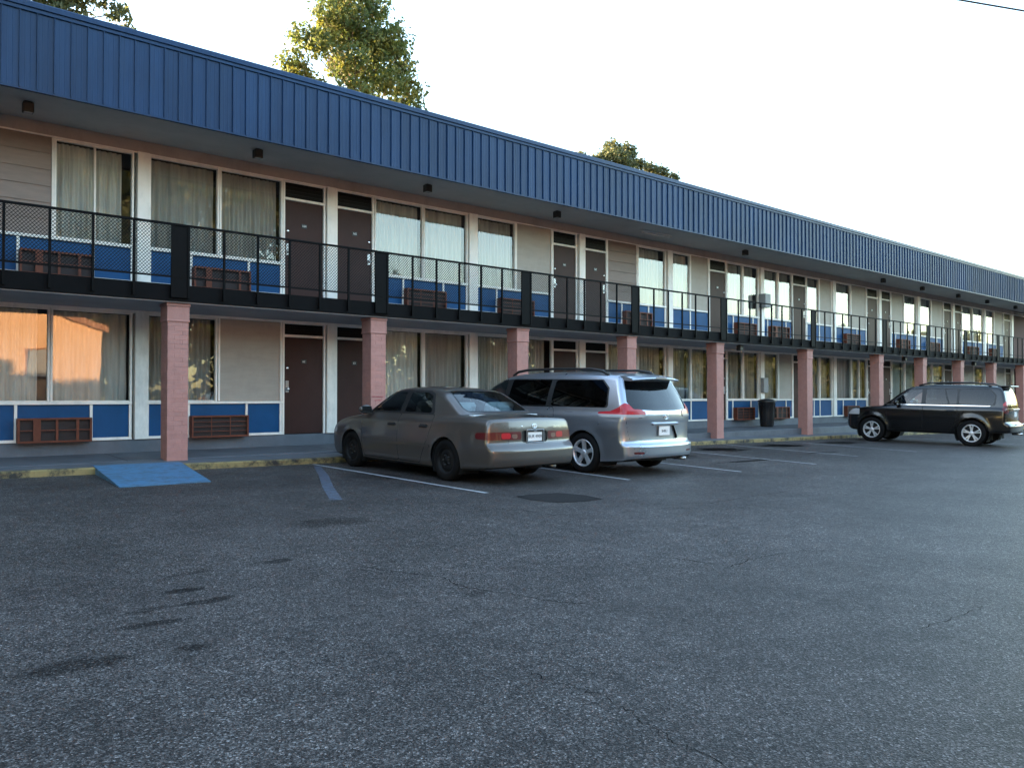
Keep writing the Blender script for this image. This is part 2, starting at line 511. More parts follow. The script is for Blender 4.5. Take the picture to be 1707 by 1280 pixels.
class MB:
    def __init__(s):
        s.v = []
        s.f = []
        s.m = []

    def quad(s, pts, mi=0):
        b = len(s.v)
        s.v += [tuple(p) for p in pts]
        s.f.append(tuple(range(b, b + len(pts))))
        s.m.append(mi)
        return s

    def box(s, x0, x1, y0, y1, z0, z1, mi=0, c=0.0):
        if x0 > x1: x0, x1 = x1, x0
        if y0 > y1: y0, y1 = y1, y0
        if z0 > z1: z0, z1 = z1, z0
        b = len(s.v)
        if c <= 0:
            s.v += [(x0, y0, z0), (x1, y0, z0), (x1, y1, z0), (x0, y1, z0), (x0, y0, z1), (x1, y0, z1), (x1, y1, z1), (x0, y1, z1)]
            for f in ((0, 3, 2, 1), (4, 5, 6, 7), (0, 1, 5, 4), (1, 2, 6, 5), (2, 3, 7, 6), (3, 0, 4, 7)):
                s.f.append(tuple(b + i for i in f))
                s.m.append(mi)
            return s
        # chamfered box
        idx = {}
        for ix, sx in enumerate((x0, x1)):
            for iy, sy in enumerate((y0, y1)):
                for iz, sz in enumerate((z0, z1)):
                    dx, dy, dz = (c if ix == 0 else -c), (c if iy == 0 else -c), (c if iz == 0 else -c)
                    for ax, p in enumerate(((sx, sy + dy, sz + dz), (sx + dx, sy, sz + dz), (sx + dx, sy + dy, sz))):
                        idx[(ix, iy, iz, ax)] = len(s.v)
                        s.v.append(p)

        def add(keys):
            s.f.append(tuple(idx[k] for k in keys))
            s.m.append(mi)
        for ix in (0, 1):
            k = [(ix, 0, 0, 0), (ix, 1, 0, 0), (ix, 1, 1, 0), (ix, 0, 1, 0)]
            add(k if ix == 1 else k[::-1])
            k = [(0, ix, 0, 1), (0, ix, 1, 1), (1, ix, 1, 1), (1, ix, 0, 1)]
            add(k if ix == 1 else k[::-1])
            k = [(0, 0, ix, 2), (1, 0, ix, 2), (1, 1, ix, 2), (0, 1, ix, 2)]
            add(k if ix == 1 else k[::-1])
        for a in (0, 1):
            for d in (0, 1):
                k = [(0, a, d, 1), (0, a, d, 2), (1, a, d, 2), (1, a, d, 1)]
                add(k if (a ^ d) else k[::-1])
                k = [(a, 0, d, 0), (a, 0, d, 2), (a, 1, d, 2), (a, 1, d, 0)]
                add(k[::-1] if (a ^ d) else k)
                k = [(a, d, 0, 0), (a, d, 0, 1), (a, d, 1, 1), (a, d, 1, 0)]
                add(k if (a ^ d) else k[::-1])
        for a in (0, 1):
            for d in (0, 1):
                for e in (0, 1):
                    k = [(a, d, e, 0), (a, d, e, 1), (a, d, e, 2)]
                    add(k if (a + d + e) % 2 == 1 else k[::-1])
        return s

    def tube(s, pts, radii, n=8, mi=0, cap=True):
        """swept ring along a polyline"""
        pts = [Vector(p) for p in pts]
        if isinstance(radii, (int, float)):
            radii = [radii] * len(pts)
        base = len(s.v)
        prev = None
        for i, p in enumerate(pts):
            d = (pts[min(i + 1, len(pts) - 1)] - pts[max(i - 1, 0)])
            if d.length < 1e-9:
                d = Vector((0, 0, 1))
            d.normalize()
            if prev is None:
                up = Vector((0, 0, 1)) if abs(d.z) < 0.9 else Vector((1, 0, 0))
                u = d.cross(up).normalized()
            else:
                u = (prev - d * prev.dot(d)).normalized()
            w = d.cross(u)
            prev = u
            for k in range(n):
                a = 2 * PI * k / n
                s.v.append(tuple(p + (u * math.cos(a) + w * math.sin(a)) * radii[i]))
        for i in range(len(pts) - 1):
            for k in range(n):
                k2 = (k + 1) % n
                s.f.append((base + i * n + k, base + i * n + k2, base + (i + 1) * n + k2, base + (i + 1) * n + k))
                s.m.append(mi)
        if cap:
            s.f.append(tuple(base + k for k in range(n))[::-1])
            s.m.append(mi)
            e = base + (len(pts) - 1) * n
            s.f.append(tuple(e + k for k in range(n)))
            s.m.append(mi)
        return s

    def lathe(s, prof, n=32, axis='Z', c=(0, 0, 0), mi=0):
        """prof: list of (r, h) revolved round an axis through c"""
        base = len(s.v)
        for (r, h) in prof:
            for k in range(n):
                a = 2 * PI * k / n
                x, y = r * math.cos(a), r * math.sin(a)
                if axis == 'Z':
                    p = (c[0] + x, c[1] + y, c[2] + h)
                elif axis == 'Y':
                    p = (c[0] + x, c[1] + h, c[2] + y)
                else:
                    p = (c[0] + h, c[1] + x, c[2] + y)
                s.v.append(p)
        for i in range(len(prof) - 1):
            for k in range(n):
                k2 = (k + 1) % n
                s.f.append((base + i * n + k, base + i * n + k2, base + (i + 1) * n + k2, base + (i + 1) * n + k))
                s.m.append(mi)
        return s

    def build(s, name, mats, parent=None, smooth=False, recalc=False):
        me = bpy.data.meshes.new(name)
        me.from_pydata(s.v, [], s.f)
        if not isinstance(mats, (list, tuple)):
            mats = [mats]
        for m in mats:
            me.materials.append(MATS[m])
        if len(mats) > 1:
            me.polygons.foreach_set('material_index', s.m)
        if smooth:
            me.polygons.foreach_set('use_smooth', [True] * len(s.f))
        me.update()
        if recalc:
            import bmesh
            bm = bmesh.new()
            bm.from_mesh(me)
            bmesh.ops.recalc_face_normals(bm, faces=bm.faces)
            bm.to_mesh(me)
            bm.free()
        return link(name, me, parent)


def link(name, data, parent=None):
    o = bpy.data.objects.new(name, data)
    C.objects.link(o)
    if parent is not None:
        o.parent = parent
    return o


def empty(name, loc=(0, 0, 0), rz=0.0):
    o = bpy.data.objects.new(name, None)
    o.empty_display_size = 0.2
    C.objects.link(o)
    o.location = loc
    o.rotation_euler = (0, 0, rz)
    return o


def tag(o, label, cat, group=None):
    o['label'] = label
    o['category'] = cat
    if group:
        o['group'] = group
    return o


def structure(o):
    o['kind'] = 'structure'
    return o


def inst(name, me, parent, loc, rz=0.0, scale=None):
    o = link(name, me, parent)
    o.location = loc
    if rz:
        o.rotation_euler = (0, 0, rz)
    if scale:
        o.scale = scale
    return o


def text_mesh(body, size, depth=0.002):
    cu = bpy.data.curves.new('txt', 'FONT')
    cu.body = body
    cu.size = size
    cu.align_x = 'CENTER'
    cu.align_y = 'CENTER'
    cu.extrude = depth
    cu.resolution_u = 2
    o = bpy.data.objects.new('txt', cu)
    C.objects.link(o)
    dg = bpy.context.evaluated_depsgraph_get()
    dg.update()
    me = bpy.data.meshes.new_from_object(o.evaluated_get(dg))
    bpy.data.objects.remove(o)
    bpy.data.curves.remove(cu)
    return me


# ------------------------------------------------------------------ ground
def gz(x, y):
    x = max(-60.0, min(90.0, x))
    y = max(-60.0, min(22.0, y))
    return H - 1.18 - 0.0098 * (x - 4.2) - 0.015 * (13.2 - y)


xs = [-900, -300, -120, -60, -40, -20, -10, 0, 10, 20, 30, 40, 50, 60, 90, 200, 400, 900]
ys = [-900, -300, -120, -60, -40, -20, -10, 0, 5, 10, 13.25, 22, 60, 200, 900]
gm = MB()
gm.v = [(x, y, gz(x, y)) for y in ys for x in xs]
nx_ = len(xs)
for j in range(len(ys) - 1):
    for i in range(nx_ - 1):
        gm.f.append((j * nx_ + i, j * nx_ + i + 1, (j + 1) * nx_ + i + 1, (j + 1) * nx_ + i))
        gm.m.append(0)
ground = structure(gm.build('ground', 'asphalt'))


def strip(name, pts, widths, mat, lift=0.004, parent=None, perp=None):
    """ribbon of paint following the ground"""
    mb = MB()
    n = len(pts)
    L_, R_ = [], []
    for i in range(n):
        p = Vector((pts[i][0], pts[i][1], 0))
        d = Vector(pts[min(i + 1, n - 1)] + (0,)) - Vector(pts[max(i - 1, 0)] + (0,))
        d.normalize()
        q = Vector((-d.y, d.x, 0)) * (widths[i] / 2)
        for lst, pp in ((L_, p + q), (R_, p - q)):
            lst.append((pp.x, pp.y, gz(pp.x, pp.y) + lift))
    for i in range(n - 1):
        mb.quad([R_[i], R_[i + 1], L_[i + 1], L_[i]])
    return mb.build(name, mat, parent)


for k, (a, b, m_) in enumerate([((6.47, 13.10), (6.57, 8.29), 'line_white'), ((9.72, 13.10), (9.48, 8.36), 'line_white'),
                                ((12.62, 13.10), (12.25, 8.19), 'line_white'), ((15.66, 13.10), (15.03, 8.31), 'line_faint'),
                                ((18.74, 13.10), (17.99, 8.9), 'line_faint'), ((21.9, 13.10), (21.1, 8.9), 'line_faint'),
                                ((28.4, 13.10), (27.9, 8.9), 'line_faint')]):
    pts = [(a[0] + (b[0] - a[0]) * t + random.uniform(-.006, .006), a[1] + (b[1] - a[1]) * t) for t in np.linspace(0, 1, 14)]
    o = strip('parking_line', pts, [0.072 + random.uniform(-.010, .010) for _ in pts], m_, 0.004)
    structure(o)
o = strip('access_aisle_line', [(6.36, 12.75), (5.75, 11.3), (5.15, 10.0), (4.62, 8.75)], [0.11, 0.15, 0.15, 0.15], 'line_blue', 0.004)
structure(o)

pm = MB()
pc = [(6.66, 7.80), (6.95, 7.86), (7.38, 7.77), (7.52, 7.4), (7.45, 7.02), (7.1, 6.98), (6.73, 7.09), (6.6, 7.45)]
pm.quad([(x, y, gz(x, y) + 0.005) for x, y in pc])
structure(pm.build('asphalt_patch', 'patch'))


def crack(pts, w):
    fine = []
    for (a, b) in zip(pts[:-1], pts[1:]):
        for t in np.linspace(0, 1, 9)[:-1]:
            fine.append((a[0] + (b[0] - a[0]) * t + random.gauss(0, .012), a[1] + (b[1] - a[1]) * t + random.gauss(0, .012)))
    fine.append(pts[-1])
    o = strip('crack', fine, [max(.002, w * random.uniform(.3, 1.5)) for _ in fine], 'crack', 0.003)
    o.parent = ground
    return o


for pts, w in [([(2.54, 2.88), (2.54, 2.72), (2.59, 2.55), (2.62, 2.43), (2.54, 2.2), (2.5, 2.01), (2.48, 1.86), (2.44, 1.6)], .0045),
               ([(2.62, 5.52), (2.99, 5.49), (3.12, 5.16), (3.25, 4.88), (3.34, 4.7), (3.28, 4.41), (3.42, 4.07), (3.54, 3.73), (3.69, 3.5)], .006),
               ([(5.04, 4.38), (5.25, 4.17), (5.37, 3.68), (5.83, 3.76), (6.45, 3.69), (6.72, 3.5)], .006),
               ([(6.71, 3.28), (6.8, 2.92), (6.85, 2.61), (7.01, 2.36)], .005), ([(6.01, 6.33), (5.97, 6.89), (5.57, 7.15)], .006),
               ([(8.24, 5.99), (9.5, 6.12), (10.23, 6.12)], .008), ([(5.71, 2.0), (5.25, 2.0), (4.8, 2.03)], .005), ([(8.92, 4.22), (8.93, 3.77), (8.98, 3.36)], .006)]:
    crack(pts, w)

# ------------------------------------------------------------------ walkway, kerb, ramp
KY = 13.20


def kerb_top(x):
    return gz(x, KY) + 0.10


X0, X1 = -45.0, 53.0                       # motel extent; the unseen left length is added to shade the lot
kx = [X0] + list(np.arange(-44, 53, 2.0)) + [X1]
km = MB()
wm = MB()
sm = MB()
for a, b in zip(kx[:-1], kx[1:]):
    ta, tb = kerb_top(a), kerb_top(b)
    ga, gb = gz(a, KY) - 0.08, gz(b, KY) - 0.08
    km.quad([(a, KY, ga), (b, KY, gb), (b, KY, tb - .015), (a, KY, ta - .015)])
    km.quad([(a, KY, ta - .015), (b, KY, tb - .015), (b, KY + .02, tb), (a, KY + .02, ta)])
    km.quad([(a, KY + .02, ta), (b, KY + .02, tb), (b, KY + .15, tb), (a, KY + .15, ta)])
    ra, rb = min(ta + .03, H - 1.052), min(tb + .03, H - 1.052)
    wm.quad([(a, KY + .15, ta - .001), (b, KY + .15, tb - .001), (b, 13.95, rb), (a, 13.95, ra)])
    zf, zw = H - 1.045, H - 1.005
    sm.quad([(a, 13.95, ra - .1), (b, 13.95, rb - .1), (b, 13.95, zf - .01), (a, 13.95, zf - .01)])
    sm.quad([(a, 13.95, zf - .01), (b, 13.95, zf - .01), (b, 13.96, zf), (a, 13.96, zf)])
    sm.quad([(a, 13.96, zf), (b, 13.96, zf), (b, 15.62, zw), (a, 15.62, zw)])
structure(km.build('kerb', 'kerb_yellow'))
structure(wm.build('pavement', 'concrete'))
structure(sm.build('walkway', 'concrete'))
# joints across the walkway
for x in np.arange(-4, 50, 3.8):
    j = MB().box(x + .02, x + .032, 13.97, 15.45, H - 1.045 + .002, H - 1.0)
    j.v = [(vx, vy, H - 1.045 + .04 * (vy - 13.96) / 1.66 + (.0015 if vz > H - 1.03 else -.02)) for vx, vy, vz in j.v]
    jo = j.build('joint', 'gap_black')
    jo.parent = bpy.data.objects['walkway']

rm = MB()
ra_, rb_, rc_, rd_ = (2.98, KY + .12), (2.84, 11.32), (4.05, 11.38), (4.27, KY + .12)
zt = [kerb_top(3.1) + .012, gz(*rb_) + .012, gz(*rc_) + .012, kerb_top(4.4) + .012]
top = [(*ra_, zt[0]), (*rb_, zt[1]), (*rc_, zt[2]), (*rd_, zt[3])]
lip = [(ra_[0], KY + .30, zt[0] + .003), (rd_[0], KY + .30, zt[3] + .003)]
bot = [(p[0], p[1], gz(p[0], p[1]) - .05) for p in top]
rm.quad(top)
rm.quad([top[0], top[3], lip[1], lip[0]])
rm.quad([bot[0], bot[1], top[1], top[0]])
rm.quad([bot[1], bot[2], top[2], top[1]])
rm.quad([bot[2], bot[3], top[3], top[2]])
ramp_o = rm.build('wheelchair_ramp', 'ramp_blue', recalc=False)
tag(ramp_o, 'blue painted wheelchair ramp sloping from the yellow kerb to the asphalt', 'ramp')

# ------------------------------------------------------------------ the motel
WY = 15.50
DZ = 2.825
motel = tag(empty('motel_building', (4.0, WY, H - 1.0)), 'long two storey motel with blue metal roof fascia and pink brick pillars', 'building')
motel_inv = Matrix.Translation(motel.location).inverted()
OFF = Vector(motel.location)


class PB(MB):
    """mesh built in world coordinates but parented to the motel (origin shifted)"""

    def build(s, name, mats, parent=None, **k):
        s.v = [(x - OFF.x, y - OFF.y, z - OFF.z) for x, y, z in s.v]
        return MB.build(s, name, mats, motel if parent is None else parent, **k)


UP = [('S', 1.55, 2.77), ('D', 0.62, 1.48), ('P', 0.34, 0.56),
      ('W', 2.84, 4.05, .5), ('P', 4.14, 4.35), ('W', 4.38, 5.60), ('W', 5.68, 6.90), ('D', 6.99, 7.85), ('P', 7.92, 8.14), ('D', 8.18, 9.03),
      ('W', 9.12, 10.35), ('W', 10.43, 11.64), ('P', 11.71, 11.97), ('W', 11.99, 13.18), ('T', 13.26, 14.46), ('D', 14.54, 15.38), ('P', 15.49, 15.72),
      ('D', 15.75, 16.58), ('S', 16.66, 17.88), ('W', 17.97, 19.18), ('P', 19.30, 19.53), ('W', 19.56, 20.39), ('T', 20.47, 21.36), ('D', 21.45, 22.31),
      ('W', 22.40, 23.25), ('W', 23.34, 24.20), ('P', 24.32, 24.54), ('W', 24.57, 25.42), ('W', 25.50, 26.35), ('D', 26.45, 27.32), ('W', 27.42, 28.26),
      ('T', 28.34, 29.20), ('P', 29.28, 29.51), ('W', 29.55, 30.70), ('T', 30.78, 31.99), ('D', 32.10, 33.00), ('P', 33.10, 33.31), ('D', 33.35, 34.18),
      ('T', 34.27, 35.42), ('W', 35.50, 36.72), ('P', 36.80, 37.07), ('W', 37.11, 38.25), ('T', 38.34, 39.58), ('D', 39.68, 40.54), ('P', 40.64, 40.88),
      ('D', 40.95, 41.75), ('W', 41.84, 43.08), ('W', 43.17, 44.48), ('P', 44.57, 44.81), ('W', 44.86, 45.97), ('T', 46.06, 47.28), ('D', 47.42, 48.36), ('P', 48.47, 48.75)]
GR = [('W', 1.55, 2.73), ('D', 0.62, 1.48), ('P', 0.34, 0.56),
      ('W', 2.81, 4.04), ('P', 4.12, 4.33), ('W', 4.36, 5.58), ('T', 5.67, 6.90), ('D', 6.99, 7.86), ('P', 7.93, 8.13), ('D', 8.18, 9.03), ('W', 9.12, 10.36),
      ('W', 10.44, 11.64), ('P', 11.72, 11.96), ('W', 11.99, 13.16), ('W', 13.24, 14.46), ('D', 14.54, 15.40), ('P', 15.49, 15.72), ('D', 15.75, 16.58),
      ('W', 16.66, 17.87), ('W', 17.97, 19.17), ('P', 19.30, 19.53), ('W', 19.56, 20.41), ('W', 20.49, 21.36), ('D', 21.45, 22.32), ('W', 22.40, 23.25),
      ('W', 23.34, 24.20), ('P', 24.30, 24.53), ('W', 24.56, 25.42), ('T', 25.50, 26.36), ('D', 26.45, 27.32), ('W', 27.42, 28.27), ('W', 28.36, 29.20),
      ('P', 29.30, 29.51), ('W', 29.58, 30.72), ('W', 30.81, 31.36), ('W', 31.42, 32.00), ('D', 32.12, 33.00), ('P', 33.12, 33.31), ('D', 33.37, 34.18),
      ('W', 34.30, 35.48), ('W', 35.58, 36.72), ('P', 36.80, 37.07), ('W', 37.11, 38.30), ('W', 38.42, 39.58), ('D', 39.70, 40.56), ('P', 40.64, 40.88),
      ('D', 40.95, 41.76), ('T', 41.88, 43.17), ('W', 43.30, 44.48), ('P', 44.57, 44.81), ('W', 44.86, 45.97), ('T', 46.06, 47.45), ('D', 47.60, 48.38), ('P', 48.47, 48.75)]
shift = -7.58
for tab in (UP, GR):
    tab += [(e[0], round(e[1] + shift, 2), round(e[2] + shift, 2)) for e in list(tab) if 4.0 < e[1] < 7.9 and e[0] != 'P' or (e[0] == 'P' and 4.0 < e[1] < 4.2)]
    tab.sort(key=lambda e: e[1])
AC_U = [(2.29, 3.40), (5.12, 6.21), (9.85, 10.94), (12.60, 13.72), (17.25, 18.40), (22.75, 23.87), (24.80, 25.95), (30.08, 31.2), (34.67, 35.71), (37.75, 38.85), (42.25, 43.5), (45.19, 46.29)]
AC_G = [(2.28, 3.39), (5.09, 6.18), (9.85, 10.94), (12.60, 13.72), (17.25, 18.40), (22.70, 23.73), (24.85, 25.93), (30.1, 31.1), (34.67, 35.71), (45.19, 46.29)]
AC_TYPE_U = 'AABBABABABAB'
AC_TYPE_G = 'ABBAABABBA'

# shared pane / curtain meshes --------------------------------------------------
def curtain_mesh(seed, cover=1.0, gap_at=None):
    """unit pleated curtain 1 x 1 hung in the XZ plane, folds in Y (metres)"""
    r = random.Random(seed)
    n = 84
    mb = MB()
    ph, am = [], []
    fr = r.uniform(9, 14)
    xs_, ys_ = [], []
    a1, a2, p1, p2 = r.uniform(.018, .03), r.uniform(.012, .022), r.uniform(0, 6), r.uniform(0, 6)
    for i in range(n + 1):
        u = i / n
        x = u * cover
        d = a1 * math.sin(2 * PI * fr * u + p1 + 1.3 * math.sin(5 * u)) + a2 * math.sin(2 * PI * fr * .43 * u + p2)
        xs_.append(x)
        ys_.append(d)
    rows = 7
    for j in range(rows + 1):
        v = j / rows
        k = 0.45 + 0.55 * (1 - v) ** .8
        for i in range(n + 1):
            mb.v.append((xs_[i] + .006 * math.sin(9 * v + i * .3) * (1 - v), ys_[i] * (0.35 + k) + .01 * math.sin(3 * v + i * .11), v))
    for j in range(rows):
        for i in range(n):
            q = j * (n + 1) + i
            mb.f.append((q, q + 1, q + n + 2, q + n + 1))
            mb.m.append(0)
    me = bpy.data.meshes.new('curtain')
    me.from_pydata(mb.v, [], mb.f)
    me.materials.append(M('curtain'))
    me.polygons.foreach_set('use_smooth', [True] * len(mb.f))
    return me


CURT = [curtain_mesh(s, c) for s, c in ((1, 1.0), (2, .97), (3, .92), (4, 1.0), (5, .985), (6, .90), (7, 1.0), (8, .95), (9, .99))]
pane_me = bpy.data.meshes.new('pane')
pane_me.from_pydata([(0, 0, 0), (1, 0, 0), (1, 0, 1), (0, 0, 1)], [], [(0, 1, 2, 3)])
pane_me.materials.append(M('window_glass'))


def P_(x, y, z):
    return (x - OFF.x, y - OFF.y, z - OFF.z)


wi = 0


def window(x0, x1, z0, z1, split=None):
    global wi
    wi += 1
    g = 0.036
    f = PB()
    f.box(x0 - g, x0, WY - .035, WY + .05, z0 - .004, z1 + .03, c=.004)
    f.box(x1, x1 + g, WY - .035, WY + .05, z0 - .004, z1 + .03, c=.004)
    f.box(x0, x1, WY - .030, WY + .05, z1, z1 + .028, c=.004)
    f.box(x0, x1, WY - .012, WY + .05, z0 - .003, z0 + .014, c=.003)
    if split:
        xm = x0 + (x1 - x0) * split
        f.box(xm - .014, xm + .014, WY - .015, WY + .05, z0, z1, c=.003)
    w = f.build('window', 'white_paint')
    p = inst('pane', pane_me, w, P_(x0, WY + .02, z0 + .01), scale=(x1 - x0, 1, z1 - z0))
    p.rotation_euler = (random.uniform(-.004, .004), 0, random.uniform(-.005, .005))
    k = (wi * 7) % 9
    c = inst('curtain', CURT[k], w, P_(x0 + .01, WY + .17, z0 - .02), scale=(x1 - x0 - .02, 1, z1 - z0 + .02))
    return w


def siding(x0, x1, z0, z1):
    n = 6
    h = (z1 - z0) / n
    f = PB()
    g = .036
    f.box(x0 - g, x0, WY - .03, WY + .05, z0, z1, c=.004)
    f.box(x1, x1 + g, WY - .03, WY + .05, z0, z1, c=.004)
    p = f.build('siding_panel', 'white_paint')
    for k in range(n):
        a, b = z0 + k * h, z0 + (k + 1) * h
        m_ = PB()
        m_.v = [(x0 + .002, WY - .022, a), (x1 - .002, WY - .022, a), (x1 - .002, WY + .02, a), (x0 + .002, WY + .02, a),
                (x0 + .002, WY - .004, b), (x1 - .002, WY - .004, b), (x1 - .002, WY + .02, b), (x0 + .002, WY + .02, b)]
        for q in ((0, 3, 2, 1), (4, 5, 6, 7), (0, 1, 5, 4), (1, 2, 6, 5), (2, 3, 7, 6), (3, 0, 4, 7)):
            m_.f.append(q)
            m_.m.append(0)
        m_.build('board', 'siding', p)


def tan_panel(x0, x1, z0, z1):
    f = PB()
    g = .036
    f.box(x0 - g, x0, WY - .03, WY + .05, z0, z1 + .02, 0, c=.004)
    f.box(x1, x1 + g, WY - .03, WY + .05, z0, z1 + .02, 0, c=.004)
    f.box(x0 + .001, x1 - .001, WY - .002, WY + .04, z0, z1 + .02, 1)
    f.build('wall_panel', ['white_paint', 'tan_panel'])


door_no = {}
leaf_me = {}
knob = MB().lathe([(0.0, -.075), (.018, -.074), (.028, -.062), (.028, -.052), (.014, -.038), (.012, -.012), (.032, -.010), (.034, 0)], 14, 'Y')
knob.build('tmp', 'chrome', smooth=True)
knob_me = bpy.data.objects['tmp'].data
bpy.data.objects.remove(bpy.data.objects['tmp'])
bolt = MB().lathe([(0.0, -.022), (.018, -.022), (.026, -.016), (.028, 0)], 14, 'Y')
bolt.build('tmp', 'chrome', smooth=True)
bolt_me = bpy.data.objects['tmp'].data
bpy.data.objects.remove(bpy.data.objects['tmp'])
numbers = {}


def door(x0, x1, zb, zt, head, left_knob, num):
    j = .045
    f = PB()
    f.box(x0 - j, x0, WY - .03, WY + .06, zb, head, c=.004)
    f.box(x1, x1 + j, WY - .03, WY + .06, zb, head, c=.004)
    f.box(x0, x1, WY - .03, WY + .06, zt, zt + .05, c=.004)
    f.box(x0, x1, WY - .02, WY + .06, head - .02, head, c=.004)
    fr = f.build('door_frame', 'white_paint')
    t = PB()
    t.box(x0 + .001, x1 - .001, WY + .012, WY + .03, zt + .051, head - .021)
    nsl = 4
    for k in range(nsl):
        a = zt + .06 + k * (head - .03 - zt - .06) / nsl
        t.box(x0 + .01, x1 - .01, WY + .004, WY + .013, a, a + .045)
    t.build('transom', 'transom', fr)
    l = PB()
    l.box(x0 + .006, x1 - .006, WY + .004, WY + .045, zb + .012, zt - .006, c=.004)
    d = l.build('door', 'door_paint')
    sx = x0 + .07 if left_knob else x1 - .07
    inst('door_knob', knob_me, d, P_(sx, WY + .004, zb + .93))
    inst('deadbolt', bolt_me, d, P_(sx, WY + .004, zb + 1.36))
    pl = PB().box(sx - .035, sx + .035, WY - .001, WY + .004, zb + .86, zb + 1.10, c=.002)
    pl.build('lock_plate', 'steel', d)
    xc = (x0 + x1) / 2
    zc = zb + 1.50
    PB().box(xc - .062, xc + .062, WY - .006, WY + .004, zc - .045, zc + .045, c=.003).build('number_plate', 'black_plate', d)
    if num not in numbers:
        me = text_mesh(num, .062, .001)
        me.materials.append(M('white_print'))
        numbers[num] = me
    n_ = inst('number', numbers[num], d, P_(xc, WY - .0075, zc))
    n_.rotation_euler = (PI / 2, 0, 0)


def pier(x0, x1, z0, z1):
    f = PB()
    f.box(x0, x1, WY - .06, WY + .12, z0, z1, c=.006)
    f.build('pier', 'white_paint')


def air_conditioner(x0, x1, kind, dz, detailed):
    z0, z1 = H - .775 + dz, H - .365 + dz
    y0 = WY - .19
    sh = PB()
    t = .018
    sh.box(x0, x1, y0 + .01, WY - .005, z0, z0 + t)
    sh.box(x0, x1, y0 + .01, WY - .005, z1 - t, z1)
    sh.box(x0, x0 + t, y0 + .01, WY - .005, z0 + t, z1 - t)
    sh.box(x1 - t, x1, y0 + .01, WY - .005, z0 + t, z1 - t)
    sh.box(x0 + t, x1 - t, y0 + .055, WY - .005, z0 + t, z1 - t, 1)
    ac = sh.build('air_conditioner', ['ac_frame', 'ac_dark'])
    bars = []
    w, h = x1 - x0, z1 - z0
    e = .030
    bars += [(x0 - .003, x1 + .003, z1 - e, z1 + .003), (x0 - .003, x1 + .003, z0 - .003, z0 + e), (x0 - .003, x0 + e, z0 + e, z1 - e), (x1 - e, x1 + .003, z0 + e, z1 - e)]
    if kind == 'A':
        for a, b in ((.20, .30), (.50, .535), (.78, .82)):
            bars.append((x0 + w * a, x0 + w * b, z0 + e, z1 - e))
        zm = z0 + h * .5
        for a, b in ((0.027, .20), (.30, .50), (.535, .78), (.82, .973)):
            bars.append((x0 + w * a, x0 + w * b, zm - .008, zm + .008))
    else:
        for a in (.33, .66):
            bars.append((x0 + w * a, x0 + w * a + .016, z0 + e, z1 - e))
        for q in (.28, .50, .72):
            for a, b in ((.027, .33), (.33 + .016 / w, .66), (.66 + .016 / w, .973)):
                bars.append((x0 + w * a, x0 + w * b, z0 + h * q - .006, z0 + h * q + .006))
    if detailed:
        for (a, b, c_, d_) in bars:
            PB().box(a, b, y0, y0 + .012, c_, d_).build('grille_bar', 'ac_frame', ac)
    else:
        g = PB()
        for (a, b, c_, d_) in bars:
            g.box(a, b, y0, y0 + .012, c_, d_)
        g.build('grille', 'ac_frame', ac)


def floor_front(tab, dz, head, acs, types, first_no, step):
    zs = H - .085 + dz                      # sill top
    zb = H - .775 + dz                      # room floor
    num = first_no
    dcount = 0
    runs = []
    cur = None
    for e in tab:
        k, a, b = e[:3]
        if k == 'P':
            pier(a, b, zb, head + .03)
            cur = None
        elif k == 'D':
            idx = tab.index(e)
            nxt_p = idx + 1 < len(tab) and tab[idx + 1][0] == 'P'
            door(a, b, zb, H + 1.224 + dz, head, nxt_p, str(num))
            num += step
            cur = None
        else:
            if k == 'W':
                window(a, b, zs, head - .03, e[3] if len(e) > 3 else None)
            elif k == 'S':
                siding(a, b, zs, head)
            else:
                tan_panel(a, b, zs, head - .01)
            if cur is None:
                cur = [a, b, [a], [b]]
                runs.append(cur)
            else:
                cur[1] = b
                cur[2].append(a)
                cur[3].append(b)
    for r in runs:
        a, b = r[0] - .036, r[1] + .036
        f = PB()
        f.box(a, b, WY - .055, WY + .05, zs - .055, zs - .005, c=.005)
        f.box(a, b, WY - .045, WY + .05, zb, zb + .05, c=.005)
        f.box(a, a + .045, WY - .028, WY + .05, zb + .05, zs - .055, c=.003)
        f.box(b - .045, b, WY - .028, WY + .05, zb + .05, zs - .055, c=.003)
        inside = [(p, q, t) for (p, q), t in zip(acs, types) if a < (p + q) / 2 < b]
        cuts = []
        if inside:
            p, q, t = inside[0]
            cuts = [max(p - .03, a + .05), min(q + .0, b - .10)]
        else:
            cuts = [(y_ + x_) / 2 - .02 for x_, y_ in zip(r[3][:-1], r[2][1:])] + [r[2][0] + .45]
        cuts = sorted(c_ for c_ in cuts if a + .06 < c_ < b - .08)
        for c_ in cuts:
            f.box(c_, c_ + .045, WY - .028, WY + .05, zb + .05, zs - .055, c=.003)
        f.build('sill', 'white_paint')
        ed = [a + .045] + cuts + [b - .045]
        for i in range(len(ed) - 1):
            l_ = ed[i] + (.045 if i else 0)
            PB().box(l_, ed[i + 1], WY - .004, WY + .03, zb + .05, zs - .055).build('panel', 'blue_panel')
    for (p, q), t in zip(acs, types):
        air_conditioner(p, q, t, dz, p < 14)


floor_front(GR, 0.0, H + 1.515, AC_G, AC_TYPE_G, 60, 1)
floor_front(UP, DZ, H + 4.435, AC_U, AC_TYPE_U, 162, 1)

